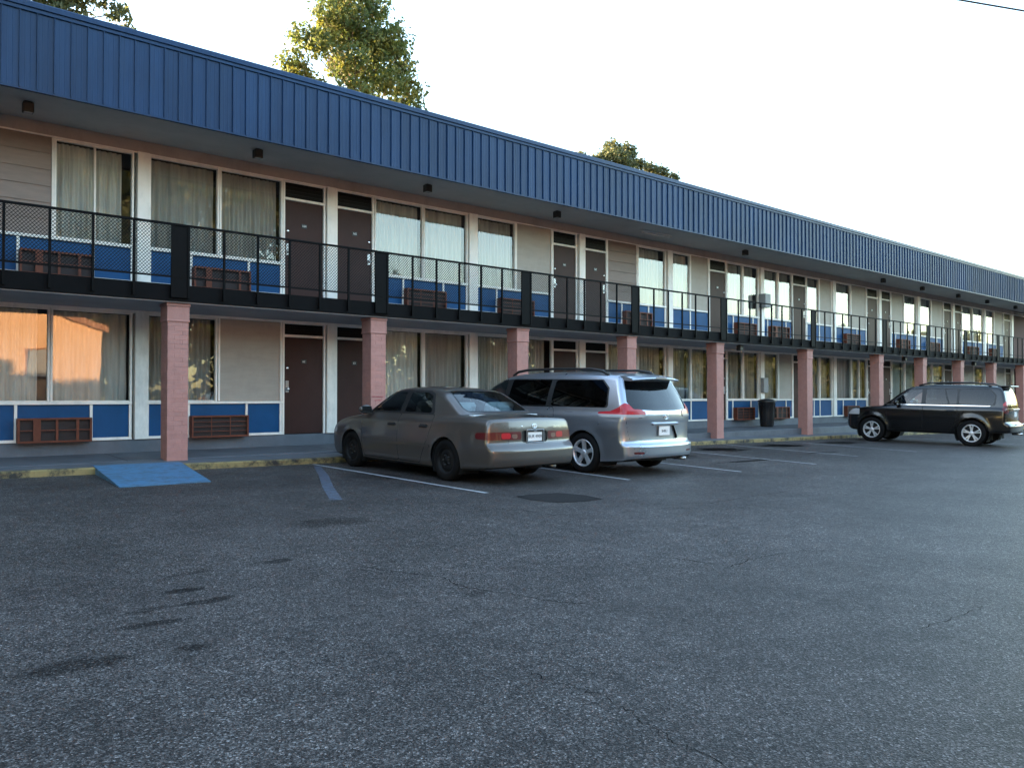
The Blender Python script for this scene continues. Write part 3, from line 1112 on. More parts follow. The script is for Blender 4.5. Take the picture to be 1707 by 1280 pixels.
# plinths, header bands, soffits, slab, roof ------------------------------------
PB().box(X0, 48.9, WY - .012, WY + .06, H - 1.10, H - .776).build('plinth', 'plinth')
PB().box(X0, 48.9, WY - .012, WY + .06, H + 1.842, H + 2.049).build('plinth', 'plinth')
PB().box(X0, 48.9, WY - .05, WY + .1, H + 1.516, H + 1.563).build('header', 'white_paint')
PB().box(X0, 48.9, WY - .02, WY + .1, H + 4.436, H + 4.70).build('header', 'header')
PB().box(X0, X1, WY - .036, WY + .02, H + 4.437, H + 4.462).build('head_trim', 'white_paint')
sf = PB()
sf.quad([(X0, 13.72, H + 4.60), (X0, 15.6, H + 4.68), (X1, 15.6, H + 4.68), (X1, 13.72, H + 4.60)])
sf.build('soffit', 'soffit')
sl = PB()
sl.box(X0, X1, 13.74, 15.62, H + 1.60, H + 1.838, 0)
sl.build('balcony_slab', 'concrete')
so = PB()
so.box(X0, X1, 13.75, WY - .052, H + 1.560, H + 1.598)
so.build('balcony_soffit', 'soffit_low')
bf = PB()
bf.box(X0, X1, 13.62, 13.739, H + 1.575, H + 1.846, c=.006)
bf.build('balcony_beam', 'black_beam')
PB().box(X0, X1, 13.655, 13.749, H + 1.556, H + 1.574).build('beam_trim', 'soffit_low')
rw = PB()
rw.box(X0, 48.9, WY + .75, WY + .85, H - 1.2, H + 4.7, 0)                    # dark rooms behind the curtains
rw.box(X0, 48.9, WY + .13, WY + .75, H - .85, H - .80, 0)
rw.box(X0, 48.9, WY + .13, WY + .75, H + 1.60, H + 2.02, 0)
rw.build('room_wall', 'dark_room')
ow = PB()
ow.box(X0, X0 + .2, WY + .1, 25.0, H - 1.3, H + 5.5, 0)
ow.box(X1 - .2, X1, WY + .6, 25.0, H - 1.3, H + 5.5, 0)
ow.box(X0, X1, 25.0, 25.2, H - 1.3, H + 5.5, 0)
ow.build('wall', 'back_wall')
lw = PB()  # unseen left front, kept plain and dark so car reflections stay dark
lw.box(X0, -3.5, WY - .01, WY + .1, H - .775, H + 1.515, 0)
lw.box(X0, -3.5, WY - .01, WY + .1, H + 2.05, H + 4.436, 0)
lw.build('wall', 'wall_brown')
rf = PB()
rf.box(X0, X1, 13.74, 25.2, H + 5.50, H + 5.62)
roof = rf.build('roof', 'roofing')
# fascia: backing, cap, panels with standing seams
FY, FB, FT = 13.70, H + 4.575, H + 5.80
fb = PB()
fb.box(X0, X1, FY + .012, FY + .05, FB + .02, FT)
fas = fb.build('fascia', 'fascia_blue')
cap = PB()
prof = [(FY - .012, FT - .055), (FY - .030, FT - .050), (FY - .030, FT + .0), (FY - .058, FT + .008), (FY - .060, FT + .085), (FY - .045, FT + .10), (FY + .10, FT + .085), (FY + .10, FT + .0), (FY + .0, FT - .05)]
n_ = len(prof)
segs = [X0] + list(np.arange(-44.0, 52.5, 3.05)) + [X1]
for a, b in zip(segs[:-1], segs[1:]):
    base = len(cap.v)
    g = .002
    cap.v += [(a + g, y, z) for y, z in prof] + [(b - g, y, z) for y, z in prof]
    for k in range(n_):
        k2 = (k + 1) % n_
        cap.f.append((base + k, base + k2, base + n_ + k2, base + n_ + k))
        cap.m.append(0)
cap.build('roof_cap', 'fascia_blue', fas)
PB().box(X0, X1, FY - .016, FY + .05, FB - .012, FB + .018).build('fascia_edge', 'fascia_blue', fas)
PW = 0.2286
pn = MB()
pw_ = PW
prof2 = [(0, 0), (0, -.028), (.010, -.030), (.014, -.026), (.016, -.002), (.075, -.001), (.080, -.004), (.085, -.001), (.145, -.001), (.150, -.004), (.155, -.001), (pw_ - .001, -.001), (pw_ - .001, .010), (0, .010)]
hh = FT - .055 - (FB + .019)
base = 0
pn.v = [(x, y, 0) for x, y in prof2] + [(x, y, hh) for x, y in prof2]
k_ = len(prof2)
for i in range(k_ - 1):
    pn.f.append((i, i + 1, k_ + i + 1, k_ + i))
    pn.m.append(0)
pn.f.append(tuple(range(k_))[::-1])
pn.m.append(0)
pn.f.append(tuple(range(k_, 2 * k_)))
pn.m.append(0)
panel_me = bpy.data.meshes.new('fascia_panel')
panel_me.from_pydata(pn.v, [], pn.f)
panel_me.materials.append(M('fascia_blue'))
x = 1.78 - 8 * PW
while x < 45.5:
    o = inst('fascia_panel', panel_me, fas, P_(x, FY + random.uniform(-.0015, .0015), FB + .019))
    o.rotation_euler = (0, 0, random.uniform(-.006, .006))
    x += PW
rest = PB()
for xa, xb in ((X0, 1.78 - 8 * PW), (x, X1)):
    q = xa
    while q < xb - PW * .6:
        b0 = len(rest.v)
        rest.v += [(q + vx, FY + vy, FB + .019 + vz) for vx, vy, vz in pn.v]
        rest.f += [tuple(b0 + i for i in f) for f in pn.f]
        rest.m += [0] * len(pn.f)
        q += PW
o = rest.build('fascia_panels_beyond', 'fascia_blue', fas)
o['kind'] = 'stuff'

# brick end wall at the far stair ---------------------------------------------------
PB().box(48.9, X1, WY + .25, WY + .45, H - 1.2, H + 4.68).build('stair_wall', 'brick_dark')
PB().box(49.05, 49.35, WY - .05, WY + .25, H - 1.2, H + 1.558).build('stair_wall', 'brick_dark')

# pillars ---------------------------------------------------------------------------
PX = [-3.44, 0.36, 4.16, 7.99, 11.77, 15.50, 19.34, 24.31, 29.38, 33.14, 36.91, 40.70, 44.62]
PWD = 0.34
course = 0.0728
far_bricks = PB()


def bricks_ring(x0, y0, z, k):
    w, l, d = PWD, .233, .1
    j = .0022
    r = []
    if k % 2 == 0:
        r = [(x0, x0 + l, y0, y0 + d), (x0 + w - d, x0 + w, y0, y0 + l), (x0 + w - l, x0 + w, y0 + w - d, y0 + w), (x0, x0 + d, y0 + w - l, y0 + w)]
    else:
        r = [(x0 + w - l, x0 + w, y0, y0 + d), (x0 + w - d, x0 + w, y0 + w - l, y0 + w), (x0, x0 + l, y0 + w - d, y0 + w), (x0, x0 + d, y0, y0 + l)]
    return [(a + j, b - j, c + j, e - j) for a, b, c, e in r]


brick_cache = {}
for pi_, px in enumerate(PX):
    y0 = 13.73
    zb = min(kerb_top(px) + .03, H - 1.052) - .03
    zc = H + 1.255
    core = PB()
    core.box(px + .0045, px + PWD - .0045, y0 + .0045, y0 + PWD - .0045, zb - .1, H + 1.555)
    core.box(px - .010, px + PWD + .010, y0 - .010, y0 + PWD + .010, zc, H + 1.50, c=.006)
    core.box(px - .024, px + PWD + .024, y0 - .024, y0 + PWD + .024, H + 1.501, H + 1.554, c=.006)
    core.box(px - .016, px + PWD + .016, y0 - .016, y0 + PWD + .016, zc - .012, zc + .022, c=.005)
    pl = core.build('pillar', 'pillar_paint')
    nco = int((zc - .012 - zb) / course)
    ch = (zc - .012 - zb) / nco
    for k in range(nco):
        for bi, (a, b, c, e) in enumerate(bricks_ring(px, y0, 0, k)):
            dx = random.uniform(-.0022, .0022)
            if px in (4.16, 7.99):
                sx, sy, sz = b - a, e - c, ch - .0046
                key = (round(sx, 3), round(sy, 3), round(sz, 4))
                if key not in brick_cache:
                    bm_ = MB().box(0, sx, 0, sy, 0, sz, c=.0022)
                    me = bpy.data.meshes.new('brick')
                    me.from_pydata(bm_.v, [], bm_.f)
                    me.materials.append(M('pillar_paint'))
                    brick_cache[key] = me
                inst('brick', brick_cache[key], pl, P_(a + dx, c + dx, zb + k * ch + .0023))
            else:
                far_bricks.box(a + dx, b + dx, c - dx, e - dx, zb + k * ch + .0035, zb + (k + 1) * ch - .0035)
fbk = far_bricks.build('bricks_of_farther_pillars', 'pillar_paint')
fbk['kind'] = 'stuff'
for body, size, zz in (('NO PARKING', .040, H - .005), ('ANYTIME', .034, H - .075)):
    me = text_mesh(body, size, .001)
    me.materials.append(M('red_print'))
    o = inst('painted_notice', me, motel, P_(7.99 + .155, 13.7255, zz))
    o.rotation_euler = (PI / 2, 0, 0)

# balcony railing -------------------------------------------------------------------
RY = 13.585
rail = tag(empty('balcony_railing', (2.0, RY, H + 1.58)), 'black iron balcony railing along the upper floor, mesh panels in its near bays', 'railing')
RO = Vector(rail.location)


class RB(MB):
    def build(s, name, mats, **k):
        s.v = [(x - RO.x, y - RO.y, z - RO.z) for x, y, z in s.v]
        return MB.build(s, name, mats, rail, **k)


zt, zlo = H + 2.85, H + 1.965
RX0 = -7.2
RB().box(RX0, X1, RY - .022, RY + .022, zt - .038, zt, c=.005).build('top_rail', 'black_iron')
RB().box(RX0, X1, RY - .010, RY + .010, zlo - .012, zlo + .012).build('bottom_rail', 'black_iron')
post_mb = MB().box(-.017, .017, -.017, .017, 0, zt - .039 - (H + 1.63))
post_mb.box(-.022, .022, .0171, .034, .0, .10)
post_me = bpy.data.meshes.new('post')
post_me.from_pydata(post_mb.v, [], post_mb.f)
post_me.materials.append(M('black_iron'))


def at_rail(x, z):
    return (x - RO.x, 0, z - RO.z)


# expanded metal sheet, diamond openings
GAPW = 0.585


def mesh_sheet(w, h):
    mb = MB()
    px, pz, t = .0525, .0290, .0125
    nx = int(round(w / px * 2))
    dx = w / nx
    nz = int(h / pz)
    for r in range(nz + 1):
        z0 = r * pz
        base = len(mb.v)
        for i in range(nx + 1):
            off = pz * .5 if (i + r) % 2 else -pz * .5
            zz = min(max(z0 + off * .92, 0), h)
            mb.v.append((i * dx, -.0012, zz - t / 2))
            mb.v.append((i * dx, .0012, zz + t / 2))
            mb.v.append((i * dx, .0024, zz + t / 2 - .0008))
        for i in range(nx):
            a = base + 3 * i
            mb.f.append((a, a + 3, a + 4, a + 1))
            mb.m.append(0)
            mb.f.append((a, a + 2, a + 5, a + 3))
            mb.m.append(0)
    me = bpy.data.meshes.new('mesh_panel')
    me.from_pydata(mb.v, [], mb.f)
    me.materials.append(M('black_iron'))
    return me


sheet_me = mesh_sheet(.56, zt - .04 - zlo - .014)
plates = [p + .035 for p in [-7.24] + PX] + [48.45]
for i, p in enumerate(plates):
    w = .235
    RB().box(p, p + w, RY - .006, RY + .006, H + 1.63, zt - .039).build('plate', 'black_iron')
    for q in (p - .014, p + w + .014):
        inst('post', post_me, rail, at_rail(q, H + 1.63))
    if i + 1 < len(plates):
        a, b = p + w + .014, plates[i + 1] - .014
        ng = max(1, int(round((b - a) / GAPW)))
        for k in range(1, ng):
            inst('post', post_me, rail, at_rail(a + (b - a) * k / ng, H + 1.63))
        if p < 15.0:
            for k in range(ng):
                xa, xb = a + (b - a) * k / ng + .0135, a + (b - a) * (k + 1) / ng - .0135
                o = inst('mesh_panel', sheet_me, rail, at_rail(xa, zlo + .013), scale=((xb - xa) / .56, 1, 1))

# lights under the soffits ----------------------------------------------------------
def soffit_light(x, y, zc, label, size=.15):
    o = empty('soffit_light', (x, y, zc))
    b = MB().box(-size / 2, size / 2, -size / 2, size / 2, -.17, -.012, 0, c=.008)
    b.build('housing', 'light_box', o)
    MB().box(-size / 2 + .02, size / 2 - .02, -size / 2 + .02, size / 2 - .02, -.176, -.1705).build('lens', 'lens_white', o)
    MB().box(-.05, .05, -.05, .05, -.0115, .0).build('mount', 'light_box', o)
    return tag(o, label, 'light', 'cube lights under the eaves')


ords = ['first', 'second', 'third', 'fourth', 'fifth', 'sixth', 'seventh', 'eighth', 'ninth', 'tenth']
for k, x in enumerate([2.25, 5.98, 9.81, 13.70, 21.89, 31.31, 34.87, 38.64, 42.1, 45.9]):
    soffit_light(x, 14.45, H + 4.60 + .08 * (14.45 - 13.72) / 1.88 - .001, 'black cube light under the upper roof soffit, %s from the left' % ords[k])
for k, x in enumerate([20.78, 31.91, 38.88]):
    soffit_light(x, 13.92, H + 1.558, 'black cube light under the balcony, %s from the left' % ords[k])
tl = empty('tube_light', (17.65, 14.55, H + 4.634))
MB().box(-.63, .63, -.055, .055, -.045, 0, c=.008).build('housing', 'tube_white', tl)
MB().tube([(-.60, 0, -.065), (.60, 0, -.065)], .016, 8).build('tube', 'tube_white', tl, smooth=True)
for sx in (-1, 1):
    MB().box(sx * .605 - .012, sx * .605 + .012, -.02, .02, -.09, -.046).build('end_cap', 'tube_white', tl)
tag(tl, 'long white tube light fixed under the upper roof soffit', 'light')

# boxes, bin, sign ------------------------------------------------------------------
def meter_box(x, y0, y1, z0, z1, w, label, conduit):
    o = empty('electrical_box', (x, WY - .06, z0))
    b = MB().box(-w / 2, w / 2, y0 - (WY - .06), y1 - (WY - .06), 0, z1 - z0, c=.008)
    b.build('cabinet', 'grey_box', o)
    MB().box(-w / 2 + .02, w / 2 - .02, y0 - (WY - .06) - .006, y0 - (WY - .06), .02, z1 - z0 - .02, c=.002).build('cover', 'grey_box', o)
    MB().box(w / 2 - .05, w / 2 - .03, y0 - (WY - .06) - .014, y0 - (WY - .06) - .006, (z1 - z0) * .45, (z1 - z0) * .55).build('latch', 'steel', o)
    if conduit:
        MB().tube([(0, -.03, z1 - z0), (0, -.03, z1 - z0 + conduit)], .014, 8).build('conduit', 'grey_box', o, smooth=True)
    return tag(o, label, 'box')


meter_box(24.36, 15.19, WY - .061, H + 3.06, H + 3.52, .34, 'grey metal box on the white pier behind the upper railing', 0)
meter_box(24.42, 15.32, WY - .061, H + .13, H + .64, .30, 'grey electrical box on the ground floor pier above the trash can', 0)
sg = empty('notice_board', (48.6, 15.1, H - 1.01))
MB().box(-.03, .03, -.03, .03, 0, 1.95).build('post', 'steel', sg)
MB().box(-.36, .36, -.07, -.031, 1.15, 2.05, c=.01).build('board', 'grey_box', sg)
tag(sg, 'grey notice board on a post near the far stair, behind the black car', 'sign')

tr = empty('trash_can', (23.98, 15.02, H - 1.018))
b = MB().lathe([(0.0, 0.0), (.205, 0.0), (.215, .02), (.245, .45), (.272, .83), (.285, .84), (.285, .865), (.262, .866), (.24, .5), (.21, .04), (0, .03)], 36)
b.build('bin', 'trash_black', tr, smooth=True)
MB().lathe([(.30, .835), (.302, .875), (.285, .892), (.20, .925), (.08, .945), (0, .948)], 36).build('lid', 'trash_black', tr, smooth=True)
for s_ in (-1, 1):
    MB().tube([(s_ * .275, -.06, .74), (s_ * .315, -.06, .75), (s_ * .315, .06, .75), (s_ * .275, .06, .74)], .012, 8).build('handle', 'trash_black', tr, smooth=True)
for k in range(14):
    a = 2 * PI * k / 14
    MB().tube([(math.cos(a) * .216, math.sin(a) * .216, .05), (math.cos(a) * .272, math.sin(a) * .272, .80)], .009, 6).build('rib', 'trash_black', tr)
tag(tr, 'black lidded trash can standing on the walkway between two pillars', 'trash can')

cb = MB()
A_, B_ = Vector((16.0, 19.96 + 6, H + 18.4)), Vector((33.93, 10.3, H + 14.48))
p0, p1 = Vector((32.0, 11.92, H + 14.91)), Vector((33.93, 10.3, H + 14.48))
dirv = (p1 - p0)
pts = []
for t in np.linspace(-9, 12, 30):
    q = p0 + dirv * t
    q.z += 0.004 * ((q - p0).length ** 1.7) * .2
    pts.append(q)
cbo = cb.tube(pts, .034, 6).build('overhead_cable', 'cable_black', smooth=True)
tag(cbo, 'dark overhead cable crossing the upper right corner of the sky', 'cable')

# ------------------------------------------------------------------ trees
def crown_leaves(blobs, count, size, seed, mb, flat=0.0):
    """leaf-sized bent quads scattered through clumps; blobs = (centre, radius)"""
    r = np.random.default_rng(seed)
    vols = np.array([b[1] ** 2.2 for b in blobs])
    vols = vols / vols.sum()
    for (c, rad_), fr in zip(blobs, vols):
        n = int(count * fr)
        d = r.normal(size=(n, 3))
        d /= np.linalg.norm(d, axis=1)[:, None]
        rr = rad_ * (0.35 + 0.65 * r.random(n) ** .5)
        # break the ball up: lobes driven by direction
        lob = 0.78 + 0.22 * np.sin(d[:, 0] * 7 + c[0]) * np.sin(d[:, 1] * 6 + c[1]) + 0.16 * np.sin(d[:, 2] * 9 + c[2])
        P = np.array(c) + d * (rr * lob)[:, None] * np.array([1, 1, .78])
        nrm = d * .6 + r.normal(size=(n, 3)) * .8 + np.array([0, 0, .35])
        nrm /= np.linalg.norm(nrm, axis=1)[:, None]
        t = np.cross(nrm, r.normal(size=(n, 3)))
        t /= np.linalg.norm(t, axis=1)[:, None]
        bt = np.cross(nrm, t)
        s = size * (.6 + .8 * r.random(n))
        for i in range(n):
            b0 = len(mb.v)
            p, a, b_, q = P[i], t[i] * s[i], bt[i] * s[i] * .55, nrm[i] * s[i] * .12
            mb.v += [tuple(p - a), tuple(p + b_ - q), tuple(p + a), tuple(p - b_ - q)]
            mb.f.append((b0, b0 + 1, b0 + 2, b0 + 3))
            mb.m.append(0)


def make_tree(name, base, height, blobs, leafmat, count, size, seed, trunk_r=.3):
    o = empty(name, base)
    r = random.Random(seed)
    tk = MB()
    top = max(b[0][2] for b in blobs)
    n = 9
    lean = (r.uniform(-.3, .3), r.uniform(-.3, .3))
    pts = [(lean[0] * (i / n) ** 2 + r.uniform(-.05, .05) * i * .3, lean[1] * (i / n) ** 2, top * .95 * i / n) for i in range(n + 1)]
    tk.tube(pts, [trunk_r * (1 - .88 * i / n) * (1.35 if i == 0 else 1) for i in range(n + 1)], 9)
    for (c, rad_) in blobs:
        zt_ = max(.25 * top, min(c[2] - rad_ * 1.1 - r.uniform(0, 1.0), top * .9))
        k = zt_ / (top * .95) * n
        i0 = min(int(k), n - 1)
        a = Vector(pts[i0]).lerp(Vector(pts[i0 + 1]), k - i0)
        e = Vector(c)
        mid = a.lerp(e, .5) + Vector((r.uniform(-.25, .25), r.uniform(-.25, .25), -.15 * (e - a).length))
        rr = trunk_r * .36 * max(.35, 1 - zt_ / top)
        tk.tube([a, a.lerp(mid, .5), mid, mid.lerp(e, .6), e], [rr, rr * .85, rr * .6, rr * .4, rr * .18], 6)
        for _ in range(3):
            tip = e + Vector((r.gauss(0, 1), r.gauss(0, 1), r.gauss(.2, .8))).normalized() * rad_ * .85
            tk.tube([mid.lerp(e, .5), mid.lerp(tip, .7), tip], [rr * .4, rr * .22, rr * .08], 5)
    tk.build('trunk', 'bark', o, smooth=True)
    lv = MB()
    crown_leaves(blobs, count, size, seed, lv)
    lv.build('crown', leafmat, o)
    return o


def rel(blobs, base):
    return [((c[0] - base[0], c[1] - base[1], c[2] - base[2]), r_) for c, r_ in blobs]


def crown_blobs(cx, cy, z0, z1, w, n, seed, r0=.9, r1=1.7, top_taper=.45):
    r = random.Random(seed)
    out = []
    for i in range(n):
        t = (i + .5) / n
        z = z0 + (z1 - z0) * t
        half = w * (1 - (1 - top_taper) * t ** 1.6) * (.55 + .45 * min(1, t * 4))
        a = i * 2.399 + r.uniform(-.4, .4)
        q = half * r.uniform(.35, 1.0)
        out.append(((cx + q * math.cos(a), cy + q * math.sin(a), z), r.uniform(r0, r1)))
    return out


gb = gz(19, 22)
bb = (18.9, 34.0, gb)
big = crown_blobs(18.9, 34.0, H + 9.6, H + 19.3, 3.3, 34, 5, .85, 1.45, .42)
big += [((15.5, 33.6, H + 15.0), 1.0), ((15.9, 33.6, H + 16.3), .9), ((15.3, 33.7, H + 12.9), 1.0), ((22.1, 34, H + 15.5), 1.0), ((21.6, 34, H + 16.8), .9), ((15.2, 33.6, H + 14.0), .8), ((16.9, 33, H + 17.6), 1.0), ((16.5, 33, H + 16.0), 1.1), ((16.6, 33.2, H + 12.6), 1.2), ((20.9, 34, H + 17.4), 1.1), ((21.3, 34, H + 16.0), 1.2), ((18.2, 33, H + 15.2), 1.2), ((19.6, 33, H + 16.8), 1.2), ((17.6, 33.4, H + 18.9), .9), ((19.8, 33.6, H + 18.8), 1.0), ((20.2, 33.4, H + 13.2), 1.3), ((18.4, 33, H + 13.0), 1.3), ((15.7, 33.6, H + 14.6), .8), ((15.9, 33.8, H + 13.9), .9), ((21.9, 34.0, H + 14.6), 1.1), ((22.0, 34, H + 13.4), 1.1), ((18.6, 34, H + 19.6), .8)]
t = make_tree('oak_tree', bb, 19, rel(big, bb), 'leaf_gold', 30000, .11, 21, .34)
tag(t, 'tall sunlit golden green tree rising behind the blue roof, left of centre', 'tree')
bb = (3.2, 30.0, gz(3, 22))
lf = crown_blobs(3.4, 30.0, H + 12.4, H + 19.0, 3.6, 22, 9, 1.0, 1.6, .6)
lf += [((6.6, 30, H + 13.9), .75), ((7.3, 30, H + 13.35), .6), ((6.0, 30, H + 13.2), .7), ((7.7, 30.1, H + 13.0), .35), ((5.2, 30, H + 12.9), .8), ((4.2, 30, H + 13.0), .8)]
t = make_tree('oak_tree', bb, 19, rel(lf, bb), 'leaf_olive', 15000, .12, 33, .36)
tag(t, 'dark leafy tree behind the roof at the top left corner', 'tree')
bb = (53.0, 48.0, gz(53, 22))
rt = crown_blobs(52.6, 48, H + 15, H + 21.2, 2.3, 14, 13, 1.0, 1.6, .7)
rt += [((52.2, 48, H + 22.0), 1.1), ((54.2, 48, H + 22.1), 1.15), ((55.8, 48, H + 21.2), .9), ((50.4, 48, H + 20.6), .8), ((48.4, 48, H + 20.6), .6), ((51.3, 48, H + 21.2), .9), ((57.4, 48, H + 21.1), 1.0), ((59.0, 48, H + 21.1), 1.0), ((60.6, 48, H + 20.8), .9), ((49.6, 48, H + 20.4), .7),
       ((57.6, 48, H + 19.4), 1.2), ((59.5, 48, H + 19.0), 1.3), ((61.4, 48, H + 19.2), .8)]
t = make_tree('oak_tree', bb, 22, rel(rt, bb), 'leaf_olive', 20000, .14, 41, .36)
tag(t, 'low tree crown showing above the blue roof right of centre', 'tree')

TORD = ords + ['eleventh', 'twelfth', 'thirteenth', 'last']
# trees across the lot, seen mirrored in the windows; then unseen trees added to block light
lotbl = crown_blobs(0, 0, 3.0, 12.5, 3.9, 26, 77, 1.2, 2.0, .5)
proto = make_tree('roadside_tree', (0, 0, 0), 12, lotbl, 'leaf_lot', 9000, .26, 78, .3)
spots = [(12.8, -28, 1.5), (18.8, -31, 1.7), (25.5, -29, 1.45), (33, -31, .85), (41, -28, .75), (50, -33, 1.0), (60, -29, .8), (71, -32, .95), (83, -30, .9), (97, -34, 1.0), (112, -30, 1.0), (130, -33, 1.1), (150, -30, 1.1), (175, -34, 1.2),
         (-6.5, 5.5, .7), (-8.5, 9.6, 1.0), (-10.5, 11.0, .95), (-6.0, 10.2, .7),  # out-of-view trees added to keep reflections and the left side dark
         (-11.2, -.6, .50), (-13.5, -.8, .66), (-19.5, -1.0, .85), (-24, -1.5, .9),  # out-of-view trees added to cast shade on the house across the lot
         (-9, 31, 1.6), (-18, 29, 1.75), (-26, 31, 1.5)]  # out-of-view trees added to darken reflections and the sky glow
for i, (x, y, s) in enumerate(spots):
    if i == 0:
        o = proto
    else:
        o = proto.copy()
        C.objects.link(o)
        for ch in list(proto.children):
            c = ch.copy()
            C.objects.link(c)
            c.parent = o
    o.location = (x, y, gz(x, y) - .05)
    o.rotation_euler = (0, 0, i * 1.7)
    o.scale = (s, s, s)
    if i < 14:
        tag(o, 'sunlit tree across the lot, mirrored in the motel windows, %s in its row' % TORD[i], 'tree', 'trees across the lot')
    elif i < 22:
        tag(o, 'unseen tree added at the left for shade and dark reflections, %s of its clump' % TORD[i - 14], 'tree', 'unseen trees added for shade at the left')
    else:
        tag(o, 'unseen tall tree added behind the motel to darken reflections, %s of its row' % TORD[i - 22], 'tree', 'unseen trees added behind the motel')

wd = MB()  # leaf belt added out of view to hide the bright horizon from reflections
wr = np.random.default_rng(5)
poly_ = [(-60, -44), (-8, -46), (60, -43), (130, -46), (190, -38), (235, -5), (245, 40)]
for (a, b) in zip(poly_[:-1], poly_[1:]):
    ln_ = math.hypot(b[0] - a[0], b[1] - a[1])
    for _ in range(int(ln_ * 210)):
        t_ = wr.random()
        x_ = a[0] + (b[0] - a[0]) * t_ + wr.normal() * 1.3
        y_ = a[1] + (b[1] - a[1]) * t_ + wr.normal() * 1.3
        hmax = 12.0 + 2.2 * math.sin(x_ * .31) + 1.6 * math.sin(x_ * .83 + 1) + 1.2 * math.sin(y_ * .5)
        c_ = Vector((x_, y_, gz(x_, y_) + hmax * wr.random() ** .8))
        u_ = Vector(wr.normal(size=3)).normalized()
        v_ = u_.cross(Vector(wr.normal(size=3))).normalized()
        s_ = .28 + .30 * wr.random()
        wd.quad([c_ - u_ * s_, c_ + v_ * s_ * .7, c_ + u_ * s_, c_ - v_ * s_ * .7])
wo_ = wd.build('horizon_screen_wood', 'leaf_lot')
wo_['kind'] = 'stuff'
tag(wo_, 'leafy belt added out of view to block the bright horizon in reflections', 'wood')

# neighbouring house across the lot, mirrored in the lower left window
nb = tag(empty('neighbour_house', (2.0, -14.0, gz(2, -14))), 'orange sunlit house with sloping brown roof edge, mirrored in the lower left window', 'house')
w = MB()
w.v = [(-9, 0, 0), (8.3, 0, 0), (8.3, 0, 5.05), (3.2, 0, 6.75), (-9, 0, 6.75), (-9, -9, 0), (8.3, -9, 0), (8.3, -9, 5.05), (3.2, -9, 6.75), (-9, -9, 6.75)]
w.f = [(4, 3, 2, 1, 0), (5, 6, 7, 8, 9), (0, 5, 9, 4), (1, 2, 7, 6)]
w.m = [0] * 4
w.build('wall', 'neighbour_wall', nb, recalc=True)
r_ = MB()
for a, b in (((8.6, 5.0), (3.2, 6.80)), ((3.2, 6.80), (-9.3, 6.80))):
    r_.quad([(a[0], .35, a[1]), (b[0], .35, b[1]), (b[0], -9.3, b[1]), (a[0], -9.3, a[1])])
    r_.quad([(a[0], .35, a[1] - .02), (b[0], .35, b[1] - .02), (b[0], .35, b[1] + .30), (a[0], .35, a[1] + .30)])
    r_.quad([(a[0], .35, a[1] + .30), (b[0], .35, b[1] + .30), (b[0], -9.3, b[1] + .30), (a[0], -9.3, a[1] + .30)])
r_.build('roof', 'neighbour_trim', nb)
for (xa, za) in ((4.9, 2.4), (1.2, 4.6), (-3.0, 2.4)):
    f = MB()
    for q in ((xa - .1, xa + 1.0, za - .1, za), (xa - .1, xa + 1.0, za + 1.3, za + 1.4), (xa - .1, xa, za, za + 1.3), (xa + .9, xa + 1.0, za, za + 1.3)):
        f.box(q[0], q[1], .002, .06, q[2], q[3])
    fo = f.build('window', 'neighbour_trim', nb)
    MB().box(xa, xa + .9, .003, .02, za, za + 1.3).build('pane', 'lens_white', fo)

# ------------------------------------------------------------------ cars
def herm(pts):
    X = np.array([p[0] for p in pts], float)
    Y = np.array([p[1] for p in pts], float)
    d = np.diff(Y) / np.diff(X)
    m = np.zeros_like(X)
    m[0], m[-1] = d[0], d[-1]
    for i in range(1, len(X) - 1):
        m[i] = 0 if d[i - 1] * d[i] <= 0 else 2 * d[i - 1] * d[i] / (d[i - 1] + d[i])

    def f(x):
        x = np.asarray(x, float)
        xc = np.clip(x, X[0], X[-1])
        i = np.clip(np.searchsorted(X, xc) - 1, 0, len(X) - 2)
        h = X[i + 1] - X[i]
        t = (xc - X[i]) / h
        return ((2 * t ** 3 - 3 * t ** 2 + 1) * Y[i] + (t ** 3 - 2 * t ** 2 + t) * h * m[i] + (-2 * t ** 3 + 3 * t ** 2) * Y[i + 1] + (t ** 3 - t ** 2) * h * m[i + 1])
    return f


def smax(a, b, k):
    h = np.clip(.5 + .5 * (a - b) / k, 0, 1)
    return b * (1 - h) + a * h + k * h * (1 - h)


def smin(a, b, k):
    return -smax(-a, -b, k)


def sd_poly(px, pz, poly, r=0.0):
    """signed distance to a polygon (negative inside), corners rounded by r (polygon given at full size)"""
    d2 = np.full(px.shape, 1e9)
    s = np.ones(px.shape)
    n = len(poly)
    for i in range(n):
        ax, az = poly[i]
        bx, bz = poly[(i + 1) % n]
        ex, ez = bx - ax, bz - az
        wx, wz = px - ax, pz - az
        t = np.clip((wx * ex + wz * ez) / (ex * ex + ez * ez), 0, 1)
        d2 = np.minimum(d2, (wx - ex * t) ** 2 + (wz - ez * t) ** 2)
        c1, c2, c3 = pz >= az, pz < bz, ex * wz > ez * wx
        flip = (c1 & c2 & c3) | (~c1 & ~c2 & ~c3)
        s = np.where(flip, -s, s)
    return s * np.sqrt(d2)


